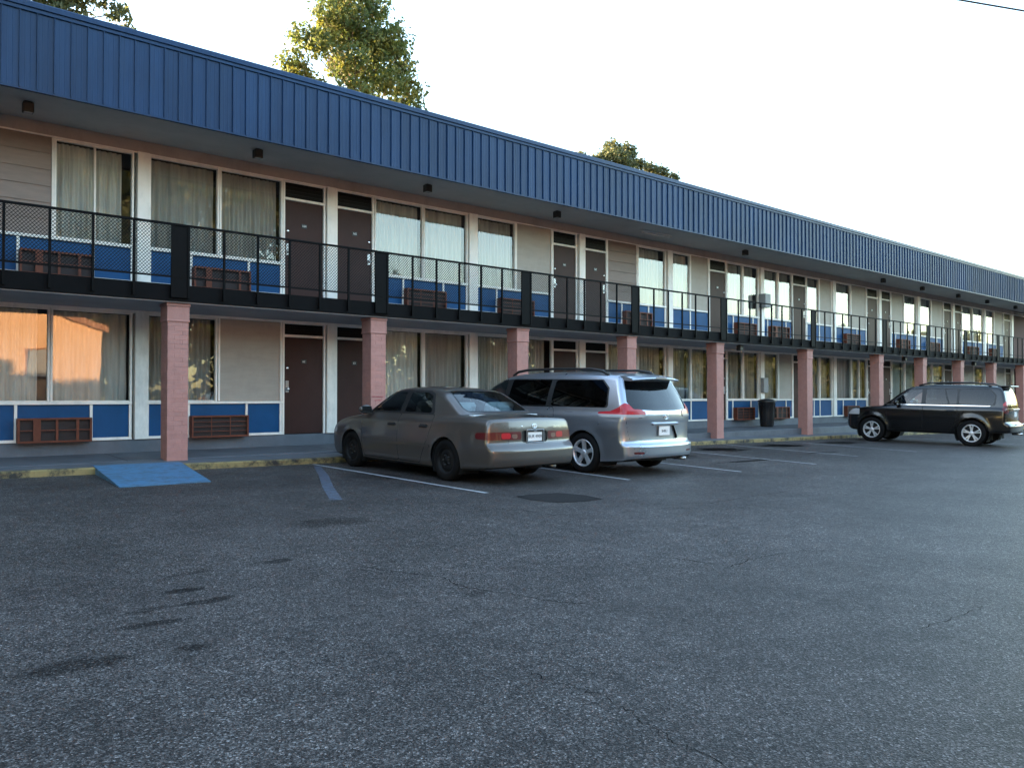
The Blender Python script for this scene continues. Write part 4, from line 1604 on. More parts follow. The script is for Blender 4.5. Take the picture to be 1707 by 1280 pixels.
def shrink(poly, r):
    """inset a convex-ish polygon by r so that sd - r rounds its corners"""
    P = [Vector((p[0], p[1])) for p in poly]
    area = sum(P[i].x * P[(i + 1) % len(P)].y - P[(i + 1) % len(P)].x * P[i].y for i in range(len(P)))
    sg = 1 if area > 0 else -1
    out = []
    n = len(P)
    for i in range(n):
        a, b, c = P[i - 1], P[i], P[(i + 1) % n]
        d1, d2 = (b - a).normalized(), (c - b).normalized()
        n1, n2 = Vector((-d1.y, d1.x)) * sg, Vector((-d2.y, d2.x)) * sg
        m_ = (n1 + n2)
        m_ = m_ / max(.25, m_.length_squared) * 2
        out.append(tuple(b + m_ * r))
    return out


def rpoly(poly, r):
    q = shrink(poly, r)
    return lambda a, b: sd_poly(a, b, q) - r


class Skin:
    def __init__(s, f, L, W, Ht, lo, hi, cell=.032):
        s.f = f
        ex = .25
        a0, a1 = np.array([-ex, -W / 2 - .3, -.05]), np.array([L + ex, W / 2 + .3, Ht + .35])
        nx, ny, nz = int((a1 - a0)[0] / cell), int((a1 - a0)[1] / cell), int((a1 - a0)[2] / cell)
        gx, gy, gzv = np.linspace(a0[0], a1[0], nx + 1), np.linspace(a0[1], a1[1], ny + 1), np.linspace(a0[2], a1[2], nz + 1)
        verts, polys, key = [], [], {}

        def vid(p):
            k = (round(p[0], 4), round(p[1], 4), round(p[2], 4))
            if k not in key:
                key[k] = len(verts)
                verts.append(p)
            return key[k]

        def face(U, Vv, fn, flip):
            ids = [[vid(fn(u, v)) for v in Vv] for u in U]
            for i in range(len(U) - 1):
                for j in range(len(Vv) - 1):
                    q = (ids[i][j], ids[i + 1][j], ids[i + 1][j + 1], ids[i][j + 1])
                    polys.append(q[::-1] if flip else q)
        face(gx, gzv, lambda u, v: (u, a0[1], v), False)
        face(gx, gzv, lambda u, v: (u, a1[1], v), True)
        face(gy, gzv, lambda u, v: (a0[0], u, v), True)
        face(gy, gzv, lambda u, v: (a1[0], u, v), False)
        face(gx, gy, lambda u, v: (u, v, a1[2]), False)
        face(gx, gy, lambda u, v: (u, v, a0[2]), True)
        S = np.array(verts)
        T = np.clip(S, np.array(lo), np.array(hi))
        D = T - S
        ts = np.linspace(0, 1, 60)
        t_hi = np.ones(len(S))
        t_lo = np.zeros(len(S))
        found = np.zeros(len(S), bool)
        for i in range(1, 60):
            v = f(S + D * ts[i])
            hit = (v < 0) & ~found
            t_hi[hit] = ts[i]
            t_lo[hit] = ts[i - 1]
            found |= hit
        for _ in range(16):
            tm = (t_lo + t_hi) / 2
            v = f(S + D * tm[:, None])
            ins = v < 0
            t_hi = np.where(ins, tm, t_hi)
            t_lo = np.where(ins, t_lo, tm)
        s.V = S + D * t_hi[:, None]
        e = 2e-3
        g = np.stack([f(s.V + np.array(d) * e) - f(s.V - np.array(d) * e) for d in ((1, 0, 0), (0, 1, 0), (0, 0, 1))], 1)
        s.Nn = g / np.maximum(1e-9, np.linalg.norm(g, axis=1))[:, None]
        s.polys = polys

    def carve(s, polys, fn):
        """split polygons along fn = 0; returns (inside, outside)"""
        d = fn(s.V, s.Nn)
        dl = d.tolist()
        ins, outs = [], []
        newV, newN, cache = [], [], {}
        base = len(s.V)

        def cut(i, j):
            k = (i, j) if i < j else (j, i)
            if k in cache:
                return cache[k]
            a, b = k
            t = dl[a] / (dl[a] - dl[b])
            newV.append(s.V[a] + (s.V[b] - s.V[a]) * t)
            nn = s.Nn[a] + (s.Nn[b] - s.Nn[a]) * t
            newN.append(nn / max(1e-9, np.linalg.norm(nn)))
            cache[k] = base + len(newV) - 1
            return cache[k]
        for p in polys:
            ds = [dl[i] for i in p]
            if max(ds) <= 0:
                ins.append(p)
            elif min(ds) >= 0:
                outs.append(p)
            else:
                A, B = [], []
                n = len(p)
                for q in range(n):
                    i, j = p[q], p[(q + 1) % n]
                    if dl[i] <= 0:
                        A.append(i)
                    if dl[i] >= 0:
                        B.append(i)
                    if dl[i] * dl[j] < 0:
                        c = cut(i, j)
                        A.append(c)
                        B.append(c)
                if len(A) > 2:
                    ins.append(tuple(A))
                if len(B) > 2:
                    outs.append(tuple(B))
        if newV:
            s.V = np.vstack([s.V, np.array(newV)])
            s.Nn = np.vstack([s.Nn, np.array(newN)])
        return ins, outs

    def emit(s, name, polys, mat, parent, off=0.0, xo=0.0):
        if not polys:
            return None
        ids = sorted({i for p in polys for i in p})
        mp = {i: k for k, i in enumerate(ids)}
        P = s.V[ids] + s.Nn[ids] * off
        P = P - np.array([xo, 0, 0])
        me = bpy.data.meshes.new(name)
        me.from_pydata(P.tolist(), [], [tuple(mp[i] for i in p) for p in polys])
        me.materials.append(M(mat))
        me.polygons.foreach_set('use_smooth', [True] * len(polys))
        me.update()
        return link(name, me, parent)


def sub(mb, name, mats, parent, xo, smooth=False):
    mb.v = [(x - xo, y, z) for x, y, z in mb.v]
    return mb.build(name, mats, parent, smooth=smooth)


def wheel(parent, x, y, R, w, kind, xo, side):
    """tyre, rim, spokes; outer face towards side*y"""
    t = MB()
    r = R
    prof = [(r * .66, -w / 2 + .012), (r * .74, -w / 2 - .004), (r * .90, -w / 2), (r * .965, -w / 2 + .018), (r * .995, -w / 2 + .04), (r, 0), (r * .995, w / 2 - .04), (r * .965, w / 2 - .018), (r * .90, w / 2), (r * .74, w / 2 + .004), (r * .66, w / 2 - .012)]
    # grooves
    prof2 = []
    for (a, b) in prof:
        prof2.append((a, b))
    t.lathe(prof2, 48, 'Y')
    t.v = [(a, b * side, c) for a, b, c in t.v]
    o = t.build('wheel', 'rubber', parent, smooth=True)
    o.location = (x - xo, y, R)
    rr = r * .66
    m = MB()
    if kind == 'steel':
        m.lathe([(rr + .004, .5 * w - .012), (rr - .012, .5 * w - .010), (rr - .022, .5 * w - .03), (rr * .86, .5 * w - .06), (rr * .72, .5 * w - .035), (rr * .5, .5 * w - .022), (rr * .36, .5 * w - .05), (rr * .30, .5 * w - .055), (rr * .28, .5 * w - .03), (0, .5 * w - .028)], 40, 'Y')
        m.v = [(a, b * side, c) for a, b, c in m.v]
        ri = m.build('rim', 'steel_wheel', o, smooth=True)
        for k in range(5):
            a = 2 * PI * k / 5
            n_ = MB().lathe([(0, side * (.5 * w - .012)), (.011, side * (.5 * w - .013)), (.012, side * (.5 * w - .05))], 8, 'Y', c=(math.cos(a) * rr * .22 * 1.6, 0, math.sin(a) * rr * .22 * 1.6))
            n_.build('lug_nut', 'car_trim', o, smooth=True)
        return o
    # alloy: outer ring, dark barrel, spokes, hub
    m.lathe([(rr + .004, .5 * w - .012), (rr - .004, .5 * w - .004), (rr - .016, .5 * w - .008), (rr - .022, .5 * w - .04), (rr - .03, .5 * w - .07)], 48, 'Y')
    m.v = [(a, b * side, c) for a, b, c in m.v]
    m.build('rim', 'alloy', o, smooth=True)
    dk = MB().lathe([(rr - .02, side * (.5 * w - .055)), (rr * .9, side * (.5 * w - .085)), (0, side * (.5 * w - .085))], 32, 'Y')
    dk.build('brake_disc', 'underbody', o)
    nsp = 5
    sp = MB()
    for k in range(nsp):
        a0 = 2 * PI * k / nsp + PI / 2
        arms = [0.0] if kind == 'five' else [-.145, .145]
        for da in arms:
            w0, w1 = (.046, .036) if kind == 'five' else (.020, .023)
            if kind == 'five':
                pts = [(rr * .16, 0, w0 * .9), (rr * .40, 0.0, w1 * .95), (rr * .70, 0, w1 * 1.05), (rr - .012, 0, w0 * 1.15)]
            else:
                pts = [(rr * .20, da * .62, w0), (rr * .5, da * .9, w0), (rr - .012, da * 1.15, w1)]
            ring = []
            for (q, an, hw) in pts:
                ca_, sa_ = math.cos(a0 + an), math.sin(a0 + an)
                px_, pz_ = q * ca_, q * sa_
                tx, tz = -sa_, ca_
                yo = .5 * w - .012 - .020 * (1 - q / rr)
                ring.append([(px_ - tx * hw, side * (yo - .035), pz_ - tz * hw), (px_ - tx * hw * .8, side * yo, pz_ - tz * hw * .8), (px_ + tx * hw * .8, side * yo, pz_ + tz * hw * .8), (px_ + tx * hw, side * (yo - .035), pz_ + tz * hw)])
            for i in range(len(ring) - 1):
                for j in range(3):
                    sp.quad([ring[i][j], ring[i][j + 1], ring[i + 1][j + 1], ring[i + 1][j]])
    sp.build('spokes', 'alloy', o)
    MB().lathe([(rr * .27, side * (.5 * w - .05)), (rr * .25, side * (.5 * w - .022)), (rr * .12, side * (.5 * w - .016)), (0, side * (.5 * w - .014))], 24, 'Y').build('hub', 'alloy', o, smooth=True)
    return o


def emblem(parent, x, y, z, s, xo, tilt=0.0):
    """three interlocked ovals in a chrome ring"""
    m = MB()
    for (ry, rz, dz, r0) in ((s, s * .68, 0, s * .11), (s * .62, s * .22, s * .30, s * .09), (s * .24, s * .56, 0, s * .09)):
        pts = [(0, ry * math.cos(a), dz + rz * math.sin(a)) for a in np.linspace(0, 2 * PI, 25)]
        m.tube(pts, r0, 6, cap=False)
    o = m.build('emblem', 'chrome', parent, smooth=True)
    o.location = (x - xo, y, z)
    o.rotation_euler = (0, tilt, 0)
    return o


def text_on_rear(parent, body, size, x, y, z, mat, xo, tilt=0.0, depth=.0012, name='lettering', yaw=0.0):
    me = text_mesh(body, size, depth)
    me.materials.append(M(mat))
    o = link(name, me, parent)
    o.location = (x - xo, y, z)
    # text faces -x, reads left to right towards -y
    o.rotation_euler = (PI / 2 + tilt, 0, -PI / 2 + yaw)
    return o


def seat(parent, x, y, z, w, mat, xo, rest=True):
    m = MB()
    m.box(x - .25, x + .28, y - w / 2, y + w / 2, z, z + .16, c=.04)
    m.box(-.06, .06, y - w / 2, y + w / 2, 0, .56, c=.05)
    k = len(m.v) - 24
    a = rad(-18)
    for i in range(k, k + 24):
        vx, vy, vz = m.v[i]
        m.v[i] = (x - .25 + vx * math.cos(a) + vz * math.sin(a), vy, z + .14 - vx * math.sin(a) + vz * math.cos(a))
    o = sub(m, 'seat', mat, parent, xo)
    if rest:
        h = MB().box(x - .52, x - .42, y - .13, y + .13, z + .70, z + .88, c=.04)
        sub(h, 'headrest', mat, o, xo)
    return o


def mirror(parent, x, y, z, paint, xo, side):
    m = MB()
    m.lathe([(0, .0), (.055, .01), (.085, .04), (.092, .085), (.09, .115), (.0, .118)], 16, 'X')
    m.v = [(x + .05 - a, y + side * .12 + b * 1.25, z + c * .82) for a, b, c in m.v]
    o = sub(m, 'door_mirror', paint, parent, xo, smooth=True)
    sub(MB().tube([(x - .0, y - side * .02, z - .03), (x + .0, y + side * .08, z - .02)], .028, 8), 'mirror_stalk', 'car_trim', o, xo, smooth=True)
    sub(MB().box(x - .073, x - .069, y + side * .12 - .09, y + side * .12 + .09, z - .055, z + .055), 'mirror_glass', 'paint_black', o, xo)
    return o


def handle(parent, x, y, z, mat, xo, side, ln=.2):
    return sub(MB().box(x - ln / 2, x + ln / 2, min(y, y + side * .028), max(y, y + side * .028), z - .018, z + .018, c=.009), 'door_handle', mat, parent, xo)


def side_y(skin_f, x, z, W):
    """outer half width of a body function at (x, z)"""
    ys_ = np.linspace(W / 2 + .15, .2, 300)
    v = skin_f(np.stack([np.full(300, x), ys_, np.full(300, z)], 1))
    i = int(np.argmax(v < 0))
    return ys_[i]


def rear_x(skin_f, y, z):
    xs_ = np.linspace(-.3, 1.6, 600)
    v = skin_f(np.stack([xs_, np.full(600, y), np.full(600, z)], 1))
    return xs_[int(np.argmax(v < 0))]


def body_fn(S):
    TL, TG, plan, sec, ZB, XR, XF, WG = (herm(S[k]) for k in ('TL', 'TG', 'plan', 'sec', 'ZB', 'XR', 'XF', 'WG'))
    L = S['L']

    def f(P):
        x, y, z = P[:, 0], P[:, 1], P[:, 2]
        ay = np.abs(y)
        W = plan(x) * sec(z)
        for (wx, R, amp, wid) in S['flare']:
            rr = np.sqrt((x - wx) ** 2 + (z - R[0]) ** 2)
            W = W + amp * np.exp(-np.clip(rr - R[1], 0, None) ** 2 / wid ** 2)
        rear = XR(z) + S['bow'] * (ay / .85) ** 2.6 - x
        fl = smax(ay - W, z - (TL(x) - S['crown'] * (ay / .8) ** 2), S['kL'])
        fl = smax(fl, ZB(x) - z, .05)
        fl = smax(fl, rear, S['kE'])
        fl = smax(fl, x - (L - XF(z) - S['bowf'] * (ay / .85) ** 2.4), .10)
        fg = smax(ay - (WG(x) - S['tum'] * (z - S['belt']) - S.get('tum2', 0) * np.clip(z - S['belt'], 0, 1) ** 2), z - (TG(x) - S['crownG'] * (ay / .6) ** 2), S['kG'])
        if S.get('gr'):
            fg = smax(fg, rear, S['kE'])
        fg = smax(fg, S['belt'] - .12 - z, .02)
        return smin(fl, fg, S['kU'])
    return f


def car_base(S, name, at, theta, label):
    o = tag(empty(name, (at[0], at[1], gz(*at)), 0), label, 'car')
    o.rotation_euler = (0, -.015, PI / 2 + theta)
    f = body_fn(S)
    sk = Skin(f, S['L'], S['W'], S['H'], (S.get('lo', .9), -.30, .52), (S['L'] - 1.1, .30, S.get('hz', .80)), S.get('cell', .032))
    return o, f, sk


def open_arches(sk, polys, S):
    for wx, R, Ra in S['arch']:
        _, polys = sk.carve(polys, lambda V, n: np.maximum(np.sqrt((V[:, 0] - wx) ** 2 + (V[:, 2] - R) ** 2) - Ra, .48 - np.abs(V[:, 1])))
    return polys


def arch_liners(o, S, xo):
    for wx, R, Ra in S['arch']:
        for sd in (-1, 1):
            m = MB()
            y1, y0 = sd * (S['W'] / 2 - .035), sd * .48
            n = 20
            pr = []
            for k in range(n + 1):
                a = rad(-32) + rad(244) * k / n
                pr.append((wx + (Ra + .004) * math.cos(a), R + (Ra + .004) * math.sin(a)))
            for (a, b) in zip(pr[:-1], pr[1:]):
                m.quad([(a[0], y0, a[1]), (b[0], y0, b[1]), (b[0], y1, b[1]), (a[0], y1, a[1])])
            m.quad([(p[0], y0, p[1]) for p in pr])
            sub(m, 'wheel_arch', 'underbody', o, xo)


def panes_from(sk, polys, o, xo, dlo, panes, glass, frame='car_trim', nthr=.25):
    """black-framed side glass on both flanks"""
    for sd in (1, -1):
        lim = lambda V, n: np.maximum((nthr - n[:, 1] * sd) * .25, .2 - V[:, 1] * sd)
        ins, polys = sk.carve(polys, lambda V, n: np.maximum(dlo(V[:, 0], V[:, 2]), lim(V, n)))
        for pf, gm_ in panes:
            g, ins = sk.carve(ins, lambda V, n: pf(V[:, 0], V[:, 2]))
            sk.emit('side_window', g, gm_ or glass, o, -.006, xo)
        sk.emit('window_frame', ins, frame, o, -.002, xo)
    return polys


def doors_from(sk, polys, o, xo, shapes, paint, S, handles, gap=.0045, hmat=None):
    for sd in (1, -1):
        for (pf, hx, hz_, nm) in shapes:
            lim = lambda V, n: np.maximum((.12 - n[:, 1] * sd) * .25, .3 - V[:, 1] * sd)
            ins, polys = sk.carve(polys, lambda V, n: np.maximum(pf(V[:, 0], V[:, 2]) - gap, lim(V, n)))
            d, g = sk.carve(ins, lambda V, n: pf(V[:, 0], V[:, 2]) + gap)
            sk.emit('panel_gap', g, 'gap_black', o, -.002, xo)
            do = sk.emit(nm, d, paint, o, 0, xo)
            if handles and do:
                yy = side_y(S['f'], hx, hz_, S['W']) * sd
                sub(MB().box(hx - .10, hx + .10, min(yy - sd * .012, yy + sd * .002), max(yy - sd * .012, yy + sd * .002), hz_ - .035, hz_ + .032, c=.006), 'handle_cup', 'gap_black', do, xo)
                handle(do, hx, yy, hz_, hmat or paint, xo, sd)
    return polys


def gap_line(sk, polys, o, xo, fn, lim, w=.004):
    g, polys = sk.carve(polys, lambda V, n: np.maximum(np.abs(fn(V)) - w, lim(V, n)))
    sk.emit('panel_gap', g, 'gap_black', o, -.002, xo)
    return polys


def rear_plate(o, xo, x, z, w, h, text, frame=True, dealer=None, base='white_print'):
    p = empty('license_plate')
    bpy.data.objects.remove(p)
    m = MB().box(x - .012, x, -w / 2, w / 2, z - h / 2, z + h / 2, c=.004)
    po = sub(m, 'license_plate', base, o, xo)
    if frame:
        t = .022
        f = MB()
        f.box(x - .018, x - .002, -w / 2 - .010, w / 2 + .010, z + h / 2 - t, z + h / 2 + .010, c=.003)
        f.box(x - .018, x - .002, -w / 2 - .010, w / 2 + .010, z - h / 2 - .010, z - h / 2 + t * .6, c=.003)
        f.box(x - .018, x - .002, -w / 2 - .010, -w / 2 + .014, z - h / 2 + t * .6, z + h / 2 - t, c=.003)
        f.box(x - .018, x - .002, w / 2 - .014, w / 2 + .010, z - h / 2 + t * .6, z + h / 2 - t, c=.003)
        sub(f, 'plate_frame', 'black_plate', po, xo)
    text_on_rear(po, text, h * .40, x - .0138, 0, z - .004, 'gap_black', xo, depth=.0009, name='plate_text')
    if dealer:
        text_on_rear(po, dealer, .017, x - .0195, 0, z + h / 2 - .005, 'white_print', xo, depth=.0006, name='plate_text')
    return po


# ---- taupe sedan -------------------------------------------------------------------
S1 = dict(L=4.76, W=1.78, H=1.42, belt=.95,
          TL=[(0, .955), (.12, .965), (.35, .985), (.8, 1.01), (1.5, .985), (3.2, .975), (3.5, .965), (4.0, .905), (4.4, .80), (4.62, .70), (4.76, .60)],
          TG=[(.30, .70), (.50, .90), (.72, .99), (1.0, 1.13), (1.30, 1.28), (1.50, 1.365), (1.75, 1.40), (2.25, 1.425), (2.6, 1.415), (2.85, 1.365), (3.10, 1.24), (3.40, 1.06), (3.60, .93), (3.8, .70)],
          plan=[(0, .815), (.2, .86), (.6, .88), (1.2, .89), (2.4, .892), (3.6, .885), (4.2, .865), (4.55, .81), (4.76, .70)],
          sec=[(.12, .88), (.22, .945), (.40, .985), (.58, 1.0), (.70, .992), (.85, .965), (1.0, .92)],
          ZB=[(0, .27), (.5, .21), (1.2, .17), (3.8, .17), (4.3, .19), (4.76, .22)],
          XR=[(.18, .10), (.28, .03), (.40, .0), (.49, .0), (.525, .010), (.56, .040), (.605, .090), (.66, .095), (.80, .105), (.90, .122), (1.0, .145)],
          XF=[(.18, .12), (.3, .02), (.45, .0), (.58, .02), (.72, .10), (.85, .2)],
          WG=[(.5, .70), (1.0, .76), (1.6, .80), (2.6, .81), (3.3, .79), (3.7, .74)],
          tum=.44, tum2=.12, crown=.035, crownG=.045, bow=.10, bowf=.22, kL=.085, kG=.075, kE=.035, kU=.03,
          flare=[(1.12, (.32, .345), .012, .05), (3.79, (.32, .345), .012, .05)],
          arch=[(1.12, .315, .352), (3.79, .315, .352)], lo=.8)
xo = 1.12
sedan, f1, sk = car_base(S1, 'sedan_car', (7.82, 9.80), rad(2.0), 'taupe four door sedan with dull steel wheels parked nearest the camera')
S1['f'] = f1
polys = open_arches(sk, sk.polys, S1)
ub, polys = sk.carve(polys, lambda V, n: np.maximum(n[:, 2] + .55, V[:, 2] - .42))
sk.emit('underbody', ub, 'underbody', sedan, 0, xo)
ws = rpoly([(-.67, 1.0), (.67, 1.0), (.53, 1.37), (-.53, 1.37)], .05)
g_, polys = sk.carve(polys, lambda V, n: np.maximum(ws(V[:, 1], V[:, 2]), (.25 - n[:, 0]) * .3))
g2, g_ = sk.carve(g_, lambda V, n: ws(V[:, 1], V[:, 2]) + .02)
sk.emit('windscreen', g2, 'car_glass', sedan, -.004, xo)
sk.emit('window_frame', g_, 'car_trim', sedan, -.001, xo)
rw_ = rpoly([(-.66, 1.03), (.66, 1.03), (.50, 1.365), (-.50, 1.365)], .06)
g_, polys = sk.carve(polys, lambda V, n: np.maximum(np.maximum(rw_(V[:, 1], V[:, 2]), (n[:, 0] + .20) * .3), V[:, 0] - 1.7))
g2, g_ = sk.carve(g_, lambda V, n: rw_(V[:, 1], V[:, 2]) + .020)
sk.emit('rear_window', g2, 'car_glass', sedan, -.004, xo)
sk.emit('window_frame', g_, 'car_trim', sedan, -.001, xo)
polys = panes_from(sk, polys, sedan, xo, rpoly([(1.50, .985), (3.46, .985), (2.86, 1.325), (2.5, 1.362), (1.85, 1.352), (1.68, 1.30)], .035),
                   [(rpoly([(1.60, 1.01), (2.31, 1.01), (2.31, 1.325), (1.88, 1.318), (1.73, 1.27)], .03), None), (rpoly([(2.44, 1.01), (3.36, 1.01), (2.82, 1.30), (2.44, 1.328)], .03), None)], 'car_glass')
tl_in = lambda V: np.maximum(np.maximum(np.abs(V[:, 2] - .715) - (.058 - .05 * np.clip(V[:, 0] - .1, 0, 1)), .27 - np.abs(V[:, 1])), V[:, 0] - .42)
tlp, polys = sk.carve(polys, lambda V, n: tl_in(V))
for sd in (1, -1):
    one, tlp_ = sk.carve(tlp, lambda V, n: -V[:, 1] * sd)
    rev, red = sk.carve(one, lambda V, n: np.maximum(np.maximum(.34 - np.abs(V[:, 1]), np.abs(V[:, 1]) - .44), np.abs(V[:, 2] - .705) - .032))
    brk, red = sk.carve(red, lambda V, n: np.maximum(np.maximum(.46 - np.abs(V[:, 1]), np.abs(V[:, 1]) - .62), np.abs(V[:, 2] - .715) - .042))
    lo_ = sk.emit('tail_light', red, 'lens_red_dark', sedan, .006, xo)
    sk.emit('reversing_lens', rev, 'lens_amber', lo_, .006, xo)
    sk.emit('brake_lens', brk, 'lens_red', lo_, .006, xo)
mid, polys = sk.carve(polys, lambda V, n: np.maximum(np.maximum(np.abs(V[:, 2] - .70) - .085, np.abs(V[:, 1]) - .255), V[:, 0] - .4))
sk.emit('plate_recess', mid, 'car_trim', sedan, -.012, xo)
rear_only = lambda V, n: np.maximum(V[:, 0] - .62, .60 - V[:, 2])
polys = gap_line(sk, polys, sedan, xo, lambda V: np.abs(V[:, 1]) - (.60 - .10 * np.clip((.95 - V[:, 2]) / .3, 0, 1)), rear_only)
polys = gap_line(sk, polys, sedan, xo, lambda V: V[:, 2] - .605, lambda V, n: np.maximum(V[:, 0] - .25, np.abs(V[:, 1]) - .52))
polys = gap_line(sk, polys, sedan, xo, lambda V: V[:, 2] - .50, lambda V, n: V[:, 0] - .70, .004)
for sd in (1, -1):
    md, polys = sk.carve(polys, lambda V, n: np.maximum(np.maximum(np.abs(V[:, 2] - .505) - .022, .2 - V[:, 1] * sd), np.maximum(V[:, 0] - 3.41, 1.50 - V[:, 0])))
    sk.emit('side_moulding', md, 'paint_taupe', sedan, .010, xo)
polys = doors_from(sk, polys, sedan, xo, [(rpoly([(1.80, .235), (2.375, .235), (2.375, .985), (1.50, .985), (1.47, .86), (1.56, .62)], .03), 1.68, .80, 'door'),
                                         (rpoly([(2.375, .235), (3.40, .235), (3.46, .60), (3.47, .985), (2.375, .985)], .03), 2.55, .80, 'door')], 'paint_taupe', S1, True, hmat='car_trim')
polys = gap_line(sk, polys, sedan, xo, lambda V: np.abs(np.abs(V[:, 1]) - .74), lambda V, n: np.maximum(3.60 - V[:, 0], .55 - n[:, 2]), .004)
hl, polys = sk.carve(polys, lambda V, n: np.maximum(np.maximum(np.abs(V[:, 2] - .66) - .065, .36 - np.abs(V[:, 1])), 4.32 - V[:, 0]))
for sd in (1, -1):
    one, _ = sk.carve(hl, lambda V, n: -V[:, 1] * sd)
    sk.emit('headlight', one, 'lens_white', sedan, .003, xo)
for sd in (1, -1):
    fl_, polys = sk.carve(polys, lambda V, n: np.maximum(np.abs(rpoly([(.98, .80), (1.14, .80), (1.14, .90), (.98, .90)], .015)(V[:, 0], V[:, 2])) - .003, .3 - V[:, 1] * sd))
    sk.emit('fuel_flap_gap' if sd == 1 else 'panel_gap', fl_, 'gap_black', sedan, -.001, xo)
sk.emit('body', polys, 'paint_taupe', sedan, 0, xo)
arch_liners(sedan, S1, xo)
for wx in (1.12, 3.79):
    for sd in (1, -1):
        wheel(sedan, wx, sd * .775, .315, .20, 'steel', xo, sd)
for sd in (1, -1):
    mirror(sedan, 3.27, sd * .82, 1.02, 'paint_taupe', xo, sd)
sub(MB().box(.75, 3.7, -.70, .70, .28, .60, c=.03), 'floor', 'seat_dark', sedan, xo)
sub(MB().box(3.05, 3.62, -.70, .70, .60, .93, c=.06), 'dashboard', 'seat_dark', sedan, xo)
sub(MB().box(.70, 1.30, -.68, .68, .60, 1.0, c=.03), 'parcel_shelf', 'seat_grey', sedan, xo)
for y in (-.36, .36):
    seat(sedan, 2.62, y, .50, .50, 'seat_dark', xo)
for y in (-.40, .40):
    seat(sedan, 1.75, y, .50, .60, 'seat_grey', xo, False)
    sub(MB().box(1.22, 1.36, y - .15, y + .15, .97, 1.13, c=.045), 'headrest', 'seat_grey', sedan, xo)
sub(MB().tube([(2.95 + .06 * math.sin(a), .36 + .18 * math.cos(a), .86 + .17 * math.sin(a)) for a in np.linspace(0, 2 * PI, 25)], .014, 6, cap=False), 'steering_wheel', 'seat_dark', sedan, xo, smooth=True)
xr = rear_x(f1, 0, .70)
rear_plate(sedan, xo, xr + .004, .70, .315, .165, 'BUR 4909', True, 'TOYOTA')
cf = MB()
for q in ((-.175, .175, .79, .80), (-.175, .175, .602, .612), (-.178, -.166, .612, .79), (.166, .178, .612, .79)):
    cf.box(xr - .020, xr - .004, q[0], q[1], q[2], q[3], c=.002)
sub(cf, 'plate_surround', 'chrome', sedan, xo)
emblem(sedan, rear_x(f1, 0, .85) - .004, 0, .85, .047, xo, .18)
for body, sz_, yy, zz in (('CAMRY', .045, -.47, .83), ('XLE', .034, .46, .82)):
    yaw = math.atan2(rear_x(f1, yy + .08, zz) - rear_x(f1, yy - .08, zz), .16)
    text_on_rear(sedan, body, sz_, rear_x(f1, yy, zz) - .009, yy, zz, 'chrome', xo, -.12, yaw=-yaw)
MB_ = MB().lathe([(0, -.003), (.014, -.003), (.016, .004)], 14, 'X', c=(rear_x(f1, .24, .845), .24, .845))
sub(MB_, 'trunk_lock', 'chrome', sedan, xo, smooth=True)
sub(MB().tube([(.12, -.45, .235), (.32, -.45, .24)], .028, 10), 'exhaust_pipe', 'steel', sedan, xo, smooth=True)

# ---- silver minivan ----------------------------------------------------------------
S2 = dict(L=5.08, W=1.985, H=1.75, belt=1.02,
          TL=[(0, 1.05), (.5, 1.07), (3.7, 1.05), (4.1, 1.02), (4.5, .96), (4.85, .84), (5.0, .74), (5.08, .64)],
          TG=[(-.05, 1.30), (.05, 1.52), (.25, 1.655), (.55, 1.70), (1.2, 1.735), (2.0, 1.745), (2.7, 1.73), (3.1, 1.68), (3.4, 1.57), (3.8, 1.35), (4.2, 1.12), (4.45, .95), (4.65, .78)],
          plan=[(0, .93), (.25, .965), (.6, .985), (1.5, .992), (3.6, .990), (4.2, .975), (4.7, .92), (5.08, .80)],
          sec=[(.12, .90), (.22, .95), (.40, .975), (.62, .985), (.80, 1.0), (.95, .99), (1.1, .955)],
          ZB=[(0, .27), (.5, .22), (1.1, .18), (4.1, .18), (4.6, .2), (5.08, .24)],
          XR=[(.18, .10), (.27, .03), (.36, .0), (.505, .0), (.518, .006), (.53, .055), (.545, .072), (.68, .085), (.95, .07), (1.05, .075), (1.2, .15), (1.4, .27), (1.55, .36), (1.7, .46)],
          XF=[(.2, .10), (.35, .01), (.5, .0), (.7, .05), (.9, .2), (1.1, .4)],
          WG=[(-.05, .90), (.4, .935), (1.0, .95), (3.2, .955), (3.9, .92), (4.4, .86)],
          tum=.20, tum2=.28, crown=.03, crownG=.03, bow=.13, bowf=.30, kL=.07, kG=.08, kE=.06, kU=.035, gr=True,
          flare=[(1.06, (.35, .375), .014, .06), (4.09, (.35, .375), .014, .06)],
          arch=[(1.06, .345, .385), (4.09, .345, .385)], lo=.9, hz=.95)
xo = 1.06
van, f2, sk = car_base(S2, 'minivan_car', (10.62, 9.62), rad(3.5), 'silver minivan with black roof rails parked beside the taupe sedan')
S2['f'] = f2
polys = open_arches(sk, sk.polys, S2)
ub, polys = sk.carve(polys, lambda V, n: np.maximum(n[:, 2] + .55, V[:, 2] - .42))
sk.emit('underbody', ub, 'underbody', van, 0, xo)
ws = rpoly([(-.80, 1.05), (.80, 1.05), (.64, 1.66), (-.64, 1.66)], .06)
g_, polys = sk.carve(polys, lambda V, n: np.maximum(ws(V[:, 1], V[:, 2]), (.25 - n[:, 0]) * .3))
sk.emit('windscreen', g_, 'car_glass', van, -.004, xo)
rw_ = rpoly([(-.74, 1.10), (-.3, 1.075), (.3, 1.075), (.74, 1.10), (.80, 1.22), (.66, 1.565), (-.66, 1.565), (-.80, 1.22)], .03)
g_, polys = sk.carve(polys, lambda V, n: np.maximum(np.maximum(rw_(V[:, 1], V[:, 2]), (n[:, 0] + .2) * .3), V[:, 0] - 1.2))
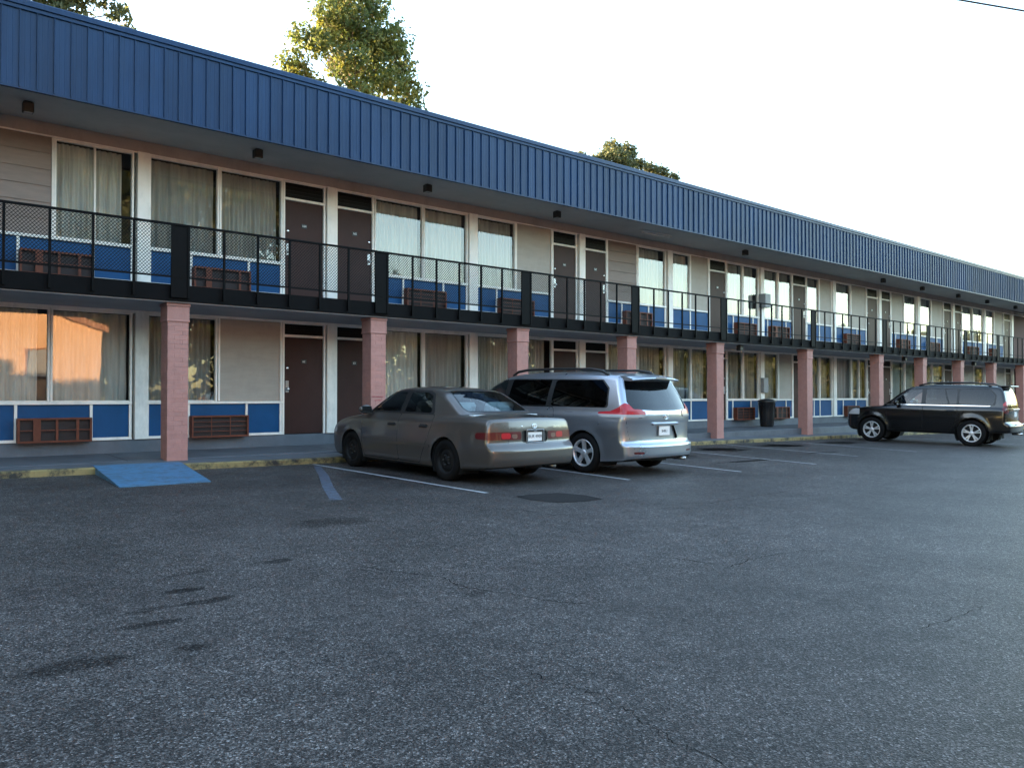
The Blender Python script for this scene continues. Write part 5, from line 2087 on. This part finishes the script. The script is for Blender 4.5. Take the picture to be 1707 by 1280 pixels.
sk.emit('rear_window', g_, 'car_glass_dark', van, -.004, xo)
polys = panes_from(sk, polys, van, xo, rpoly([(.56, 1.115), (4.20, 1.10), (3.75, 1.38), (3.30, 1.57), (2.9, 1.60), (.80, 1.59), (.62, 1.45)], .05),
                   [(rpoly([(.60, 1.125), (1.87, 1.125), (1.87, 1.585), (.82, 1.575), (.65, 1.44)], .05), None),
                    (rpoly([(1.98, 1.125), (2.98, 1.125), (2.98, 1.585), (1.98, 1.585)], .02), None),
                    (rpoly([(3.10, 1.12), (3.80, 1.12), (3.72, 1.37), (3.28, 1.55), (3.10, 1.57)], .03), 'car_glass')], 'car_glass_dark')
lamp_r = rpoly([(.50, 1.05), (.54, .965), (.99, .965), (.99, 1.25), (.86, 1.21)], .02)
lamp_s = rpoly([(-.05, .965), (.68, .965), (.78, 1.045), (.50, 1.065), (.36, 1.12), (.22, 1.25), (-.05, 1.25)], .02)


def lampfn(V, n):
    ay = np.abs(V[:, 1])
    return np.maximum(np.maximum(lamp_r(np.clip(ay, 0, .95), V[:, 2]), lamp_s(V[:, 0], V[:, 2])), V[:, 0] - .9)


lp, polys = sk.carve(polys, lampfn)
for sd in (1, -1):
    one, _ = sk.carve(lp, lambda V, n: -V[:, 1] * sd)
    wh, red = sk.carve(one, lambda V, n: V[:, 2] - 1.012)
    lo_ = sk.emit('tail_light', red, 'lens_red', van, .008, xo)
    sk.emit('clear_lens', wh, 'lens_white', lo_, .008, xo)
gate = rpoly([(-.78, .515), (.78, .515), (.90, .97), (.92, 1.24), (.72, 1.625), (-.72, 1.625), (-.92, 1.24), (-.90, .97)], .05)
polys = gap_line(sk, polys, van, xo, lambda V: gate(V[:, 1], V[:, 2]), lambda V, n: np.maximum(V[:, 0] - .62, (n[:, 0] + .25) * .2), .005)
lo_gate, polys = sk.carve(polys, lambda V, n: np.maximum(np.maximum(rpoly([(-.42, .60), (.42, .60), (.27, .82), (-.27, .82)], .03)(V[:, 1], V[:, 2]), V[:, 0] - .3), n[:, 0] + .3))
sk.emit('plate_recess', lo_gate, 'paint_silver', van, -.035, xo)
polys = doors_from(sk, polys, van, xo, [(rpoly([(1.86, .24), (3.02, .24), (3.02, 1.105), (1.80, 1.105), (1.66, .75), (1.62, .55)], .03), 2.88, .92, 'sliding_door'),
                                       (rpoly([(3.04, .24), (3.62, .24), (3.70, .62), (4.0, 1.095), (3.04, 1.105)], .03), 3.2, .92, 'door')], 'paint_silver', S2, True)
for sd in (1, -1):
    fl_, polys = sk.carve(polys, lambda V, n: np.maximum(np.abs(rpoly([(1.30, .86), (1.52, .86), (1.52, 1.03), (1.30, 1.03)], .015)(V[:, 0], V[:, 2])) - .003, .3 - V[:, 1] * sd))
    sk.emit('panel_gap', fl_, 'gap_black', van, -.001, xo)
    rfl, polys = sk.carve(polys, lambda V, n: np.maximum(rpoly([(sd * .58, .37), (sd * .80, .37), (sd * .80, .405), (sd * .58, .405)], .008)(V[:, 1], V[:, 2]), V[:, 0] - .3))
    sk.emit('reflector', rfl, 'lens_red_dark', van, -.002, xo)
hl, polys = sk.carve(polys, lambda V, n: np.maximum(np.maximum(np.abs(V[:, 2] - .80) - .09, .50 - np.abs(V[:, 1])), 4.45 - V[:, 0]))
for sd in (1, -1):
    one, _ = sk.carve(hl, lambda V, n: -V[:, 1] * sd)
    sk.emit('headlight', one, 'lens_white', van, .003, xo)
sk.emit('body', polys, 'paint_silver', van, 0, xo)
arch_liners(van, S2, xo)
for wx in (1.06, 4.09):
    for sd in (1, -1):
        wheel(van, wx, sd * .865, .345, .225, 'five', xo, sd)
for sd in (1, -1):
    mirror(van, 3.78, sd * .94, 1.12, 'paint_silver', xo, sd)
    zr = 1.715
    rl = MB()
    yy = sd * .665
    rl.tube([(.75, yy, zr - .05), (.90, yy, zr + .02), (1.15, yy, zr + .055), (2.0, yy, zr + .065), (2.7, yy, zr + .05), (2.95, yy, zr + .015), (3.08, yy, zr - .05)], [.022, .026, .022, .022, .022, .026, .022], 8)
    sub(rl, 'roof_rail', 'car_trim', van, xo, smooth=True)
sp = MB()
prf = [(.52, 1.70), (.30, 1.672), (.17, 1.635), (.155, 1.615), (.20, 1.60), (.45, 1.62)]
for i, (a, b) in enumerate(zip(prf, prf[1:] + prf[:1])):
    for y0, y1 in zip(np.linspace(-.66, .66, 15)[:-1], np.linspace(-.66, .66, 15)[1:]):
        c0, c1 = .10 * (abs(y0) / .66) ** 2.5, .10 * (abs(y1) / .66) ** 2.5
        d0, d1 = -.035 * (y0 / .66) ** 2, -.035 * (y1 / .66) ** 2
        sp.quad([(a[0] + c0, y0, a[1] + d0), (b[0] + c0, y0, b[1] + d0), (b[0] + c1, y1, b[1] + d1), (a[0] + c1, y1, a[1] + d1)])
sp.quad([(p[0] + .10, -.66, p[1] - .035) for p in prf])
sp.quad([(p[0] + .10, .66, p[1] - .035) for p in prf][::-1])
so_ = sub(sp, 'rear_spoiler', 'paint_silver', van, xo, smooth=False)
sub(MB().box(.150, .162, -.15, .15, 1.615, 1.635, c=.003), 'brake_lamp', 'lens_white', so_, xo)
sub(MB().box(rear_x(f2, 0, .86) - .028, rear_x(f2, 0, .86) + .03, -.36, .36, .835, .875, c=.012), 'tailgate_handle', 'paint_silver', van, xo)
rear_plate(van, xo, rear_x(f2, 0, .73) + .012, .735, .305, .155, 'SH0L1', False)
emblem(van, rear_x(f2, 0, .97) - .004, 0, .975, .065, xo, .0)
sub(MB().box(3.6, 4.15, -.80, .80, .62, 1.03, c=.06), 'dashboard', 'seat_dark', van, xo)
sub(MB().box(.55, 3.9, -.80, .80, .30, .62, c=.03), 'floor', 'seat_dark', van, xo)
for x in (3.05, 2.1, 1.25):
    for y in (-.42, .42):
        seat(van, x, y, .60, .55, 'seat_dark', xo)
sub(MB().tube([(3.52 + .06 * math.sin(a), .42 + .18 * math.cos(a), .98 + .17 * math.sin(a)) for a in np.linspace(0, 2 * PI, 25)], .014, 6, cap=False), 'steering_wheel', 'seat_dark', van, xo, smooth=True)
sub(MB().tube([(.04, -.55, .245), (.3, -.55, .25)], .032, 10), 'exhaust_pipe', 'steel', van, xo, smooth=True)

# ---- black sport utility -----------------------------------------------------------
S3 = dict(L=4.78, W=1.88, H=1.85, belt=1.14,
          TL=[(0, 1.12), (.5, 1.16), (3.3, 1.16), (3.6, 1.15), (4.1, 1.11), (4.45, 1.04), (4.66, .93), (4.78, .80)],
          TG=[(-.05, 1.25), (.06, 1.55), (.20, 1.70), (.5, 1.775), (1.2, 1.81), (2.0, 1.815), (2.5, 1.795), (2.75, 1.745), (3.0, 1.61), (3.3, 1.38), (3.6, 1.15), (3.78, .9)],
          plan=[(0, .86), (.2, .90), (.6, .915), (2.4, .92), (3.8, .915), (4.4, .87), (4.78, .74)],
          sec=[(.25, .90), (.38, .955), (.6, .985), (.85, 1.0), (1.05, .985), (1.2, .95)],
          ZB=[(0, .42), (.5, .40), (1.1, .34), (3.9, .34), (4.4, .36), (4.78, .42)],
          XR=[(.3, .06), (.40, .01), (.52, .0), (.62, .0), (.66, .015), (.70, .11), (.9, .12), (1.15, .12), (1.35, .16), (1.55, .22), (1.75, .32)],
          XF=[(.3, .12), (.45, .03), (.6, .0), (.8, .01), (1.0, .06), (1.2, .15)],
          WG=[(-.05, .80), (.4, .845), (1.0, .86), (2.8, .86), (3.4, .82), (3.7, .78)],
          tum=.22, tum2=.18, crown=.03, crownG=.03, bow=.09, bowf=.22, kL=.07, kG=.08, kE=.06, kU=.035, gr=True,
          flare=[(1.05, (.40, .44), .030, .075), (3.84, (.40, .44), .030, .075)],
          arch=[(1.05, .385, .445), (3.84, .385, .445)], lo=.9, hz=1.0, cell=.036)
xo = 1.05
suv, f3, sk = car_base(S3, 'utility_car', (26.10, 9.22), rad(7.0), 'black sport utility car with alloy wheels parked alone at the right')
S3['f'] = f3
polys = open_arches(sk, sk.polys, S3)
ub, polys = sk.carve(polys, lambda V, n: np.maximum(n[:, 2] + .55, V[:, 2] - .6))
sk.emit('underbody', ub, 'underbody', suv, 0, xo)
ws = rpoly([(-.70, 1.18), (.70, 1.18), (.60, 1.72), (-.60, 1.72)], .05)
g_, polys = sk.carve(polys, lambda V, n: np.maximum(ws(V[:, 1], V[:, 2]), (.25 - n[:, 0]) * .3))
sk.emit('windscreen', g_, 'car_glass', suv, -.004, xo)
rw_ = rpoly([(-.64, 1.16), (.64, 1.16), (.66, 1.3), (.56, 1.66), (-.56, 1.66), (-.66, 1.3)], .05)
g_, polys = sk.carve(polys, lambda V, n: np.maximum(np.maximum(rw_(V[:, 1], V[:, 2]), (n[:, 0] + .2) * .3), V[:, 0] - 1.2))
sk.emit('rear_window', g_, 'car_glass_dark', suv, -.004, xo)
polys = panes_from(sk, polys, suv, xo, rpoly([(.46, 1.20), (3.40, 1.20), (2.98, 1.52), (2.76, 1.66), (2.4, 1.695), (.62, 1.69), (.44, 1.5)], .05),
                   [(rpoly([(.50, 1.22), (1.40, 1.22), (1.40, 1.675), (.64, 1.67), (.48, 1.48)], .06), None),
                    (rpoly([(1.46, 1.22), (1.64, 1.22), (1.78, 1.675), (1.46, 1.675)], .015), None),
                    (rpoly([(1.69, 1.22), (2.30, 1.22), (2.30, 1.675), (1.83, 1.675)], .02), None),
                    (rpoly([(2.42, 1.22), (3.28, 1.22), (2.94, 1.50), (2.72, 1.64), (2.42, 1.67)], .03), 'car_glass')], 'car_glass_dark')
lamp = rpoly([(-.05, .96), (.20, .96), (.27, 1.05), (.27, 1.25), (.16, 1.40), (-.05, 1.40)], .04)
lp, polys = sk.carve(polys, lambda V, n: np.maximum(np.maximum(lamp(V[:, 0], V[:, 2]), .70 - np.abs(V[:, 1])), V[:, 0] - .5))
for sd in (1, -1):
    one, _ = sk.carve(lp, lambda V, n: -V[:, 1] * sd)
    top_, low_ = sk.carve(one, lambda V, n: 1.20 - V[:, 2])
    lo_ = sk.emit('tail_light', top_, 'lens_red', suv, .010, xo)
    sk.emit('lower_lens', low_, 'lens_red_dark', lo_, .010, xo)
gate = rpoly([(-.72, .70), (.72, .70), (.74, 1.1), (.60, 1.73), (-.60, 1.73), (-.74, 1.1)], .05)
polys = gap_line(sk, polys, suv, xo, lambda V: gate(V[:, 1], V[:, 2]), lambda V, n: np.maximum(V[:, 0] - .62, (n[:, 0] + .25) * .2), .005)
for sd in (1, -1):
    ch, polys = sk.carve(polys, lambda V, n: np.maximum(np.maximum(np.abs(V[:, 2] - 1.182) - .011, .2 - V[:, 1] * sd), np.maximum(.58 - V[:, 0], V[:, 0] - 3.46)))
    sk.emit('chrome_strip', ch, 'chrome', suv, .006, xo)
for sd in (1, -1):
    md, polys = sk.carve(polys, lambda V, n: np.maximum(np.maximum(np.abs(V[:, 2] - .66) - .03, .2 - V[:, 1] * sd), np.maximum(V[:, 0] - 3.3, 1.55 - V[:, 0])))
    sk.emit('side_moulding', md, 'paint_black', suv, .012, xo)
polys = doors_from(sk, polys, suv, xo, [(rpoly([(1.62, .42), (2.36, .42), (2.36, 1.165), (1.44, 1.165), (1.42, .86), (1.52, .7)], .03), 1.62, 1.02, 'door'),
                                       (rpoly([(2.38, .42), (3.36, .42), (3.42, 1.165), (2.38, 1.165)], .03), 2.58, 1.02, 'door')], 'paint_black', S3, True)
hl, polys = sk.carve(polys, lambda V, n: np.maximum(np.maximum(np.abs(V[:, 2] - .94) - .09, .45 - np.abs(V[:, 1])), 4.22 - V[:, 0]))
for sd in (1, -1):
    one, _ = sk.carve(hl, lambda V, n: -V[:, 1] * sd)
    sk.emit('headlight', one, 'lens_white', suv, .003, xo)
sk.emit('body', polys, 'paint_black', suv, 0, xo)
arch_liners(suv, S3, xo)
for wx in (1.05, 3.84):
    for sd in (1, -1):
        wheel(suv, wx, sd * .805, .385, .25, 'twin', xo, sd)
for sd in (1, -1):
    mirror(suv, 3.12, sd * .88, 1.24, 'paint_black', xo, sd)
    yy = sd * .60
    zr = 1.80
    sub(MB().tube([(.60, yy, zr - .05), (.78, yy, zr + .03), (1.1, yy, zr + .06), (1.8, yy, zr + .065), (2.3, yy, zr + .04), (2.55, yy, zr - .03)], .022, 8), 'roof_rail', 'car_trim', suv, xo, smooth=True)
sp = MB().box(.13, .46, -.54, .54, 1.74, 1.775, c=.014)
sub(sp, 'rear_spoiler', 'paint_black', suv, xo)
sub(MB().box(rear_x(f3, 0, 1.08) - .03, rear_x(f3, 0, 1.08) + .02, -.40, .40, 1.07, 1.11, c=.012), 'tailgate_handle', 'chrome', suv, xo)
rear_plate(suv, xo, rear_x(f3, 0, .95) + .002, .95, .305, .155, '', False)
sub(MB().box(-.012, .03, -.50, .50, .655, .672, c=.006), 'bumper_strip', 'chrome', suv, xo)
sub(MB().tube([(-.02, .30, 1.28), (.10, .0, 1.25)], .010, 6), 'rear_wiper', 'car_trim', suv, xo)
sub(MB().tube([(.04, -.55, .35), (.3, -.55, .35)], .032, 10), 'exhaust_pipe', 'chrome', suv, xo, smooth=True)
for sd in (1, -1):
    sub(MB().box(.56, .575, sd * .70 - .11, sd * .70 + .11, .20, .46, c=.003), 'mud_flap', 'rubber', suv, xo)
sub(MB().box(.5, 3.4, -.72, .72, .45, .72, c=.03), 'floor', 'seat_dark', suv, xo)
sub(MB().box(3.0, 3.5, -.72, .72, .72, 1.12, c=.06), 'dashboard', 'seat_dark', suv, xo)
for x in (2.5, 1.55):
    for y in (-.38, .38):
        seat(suv, x, y, .68, .52, 'seat_dark', xo)
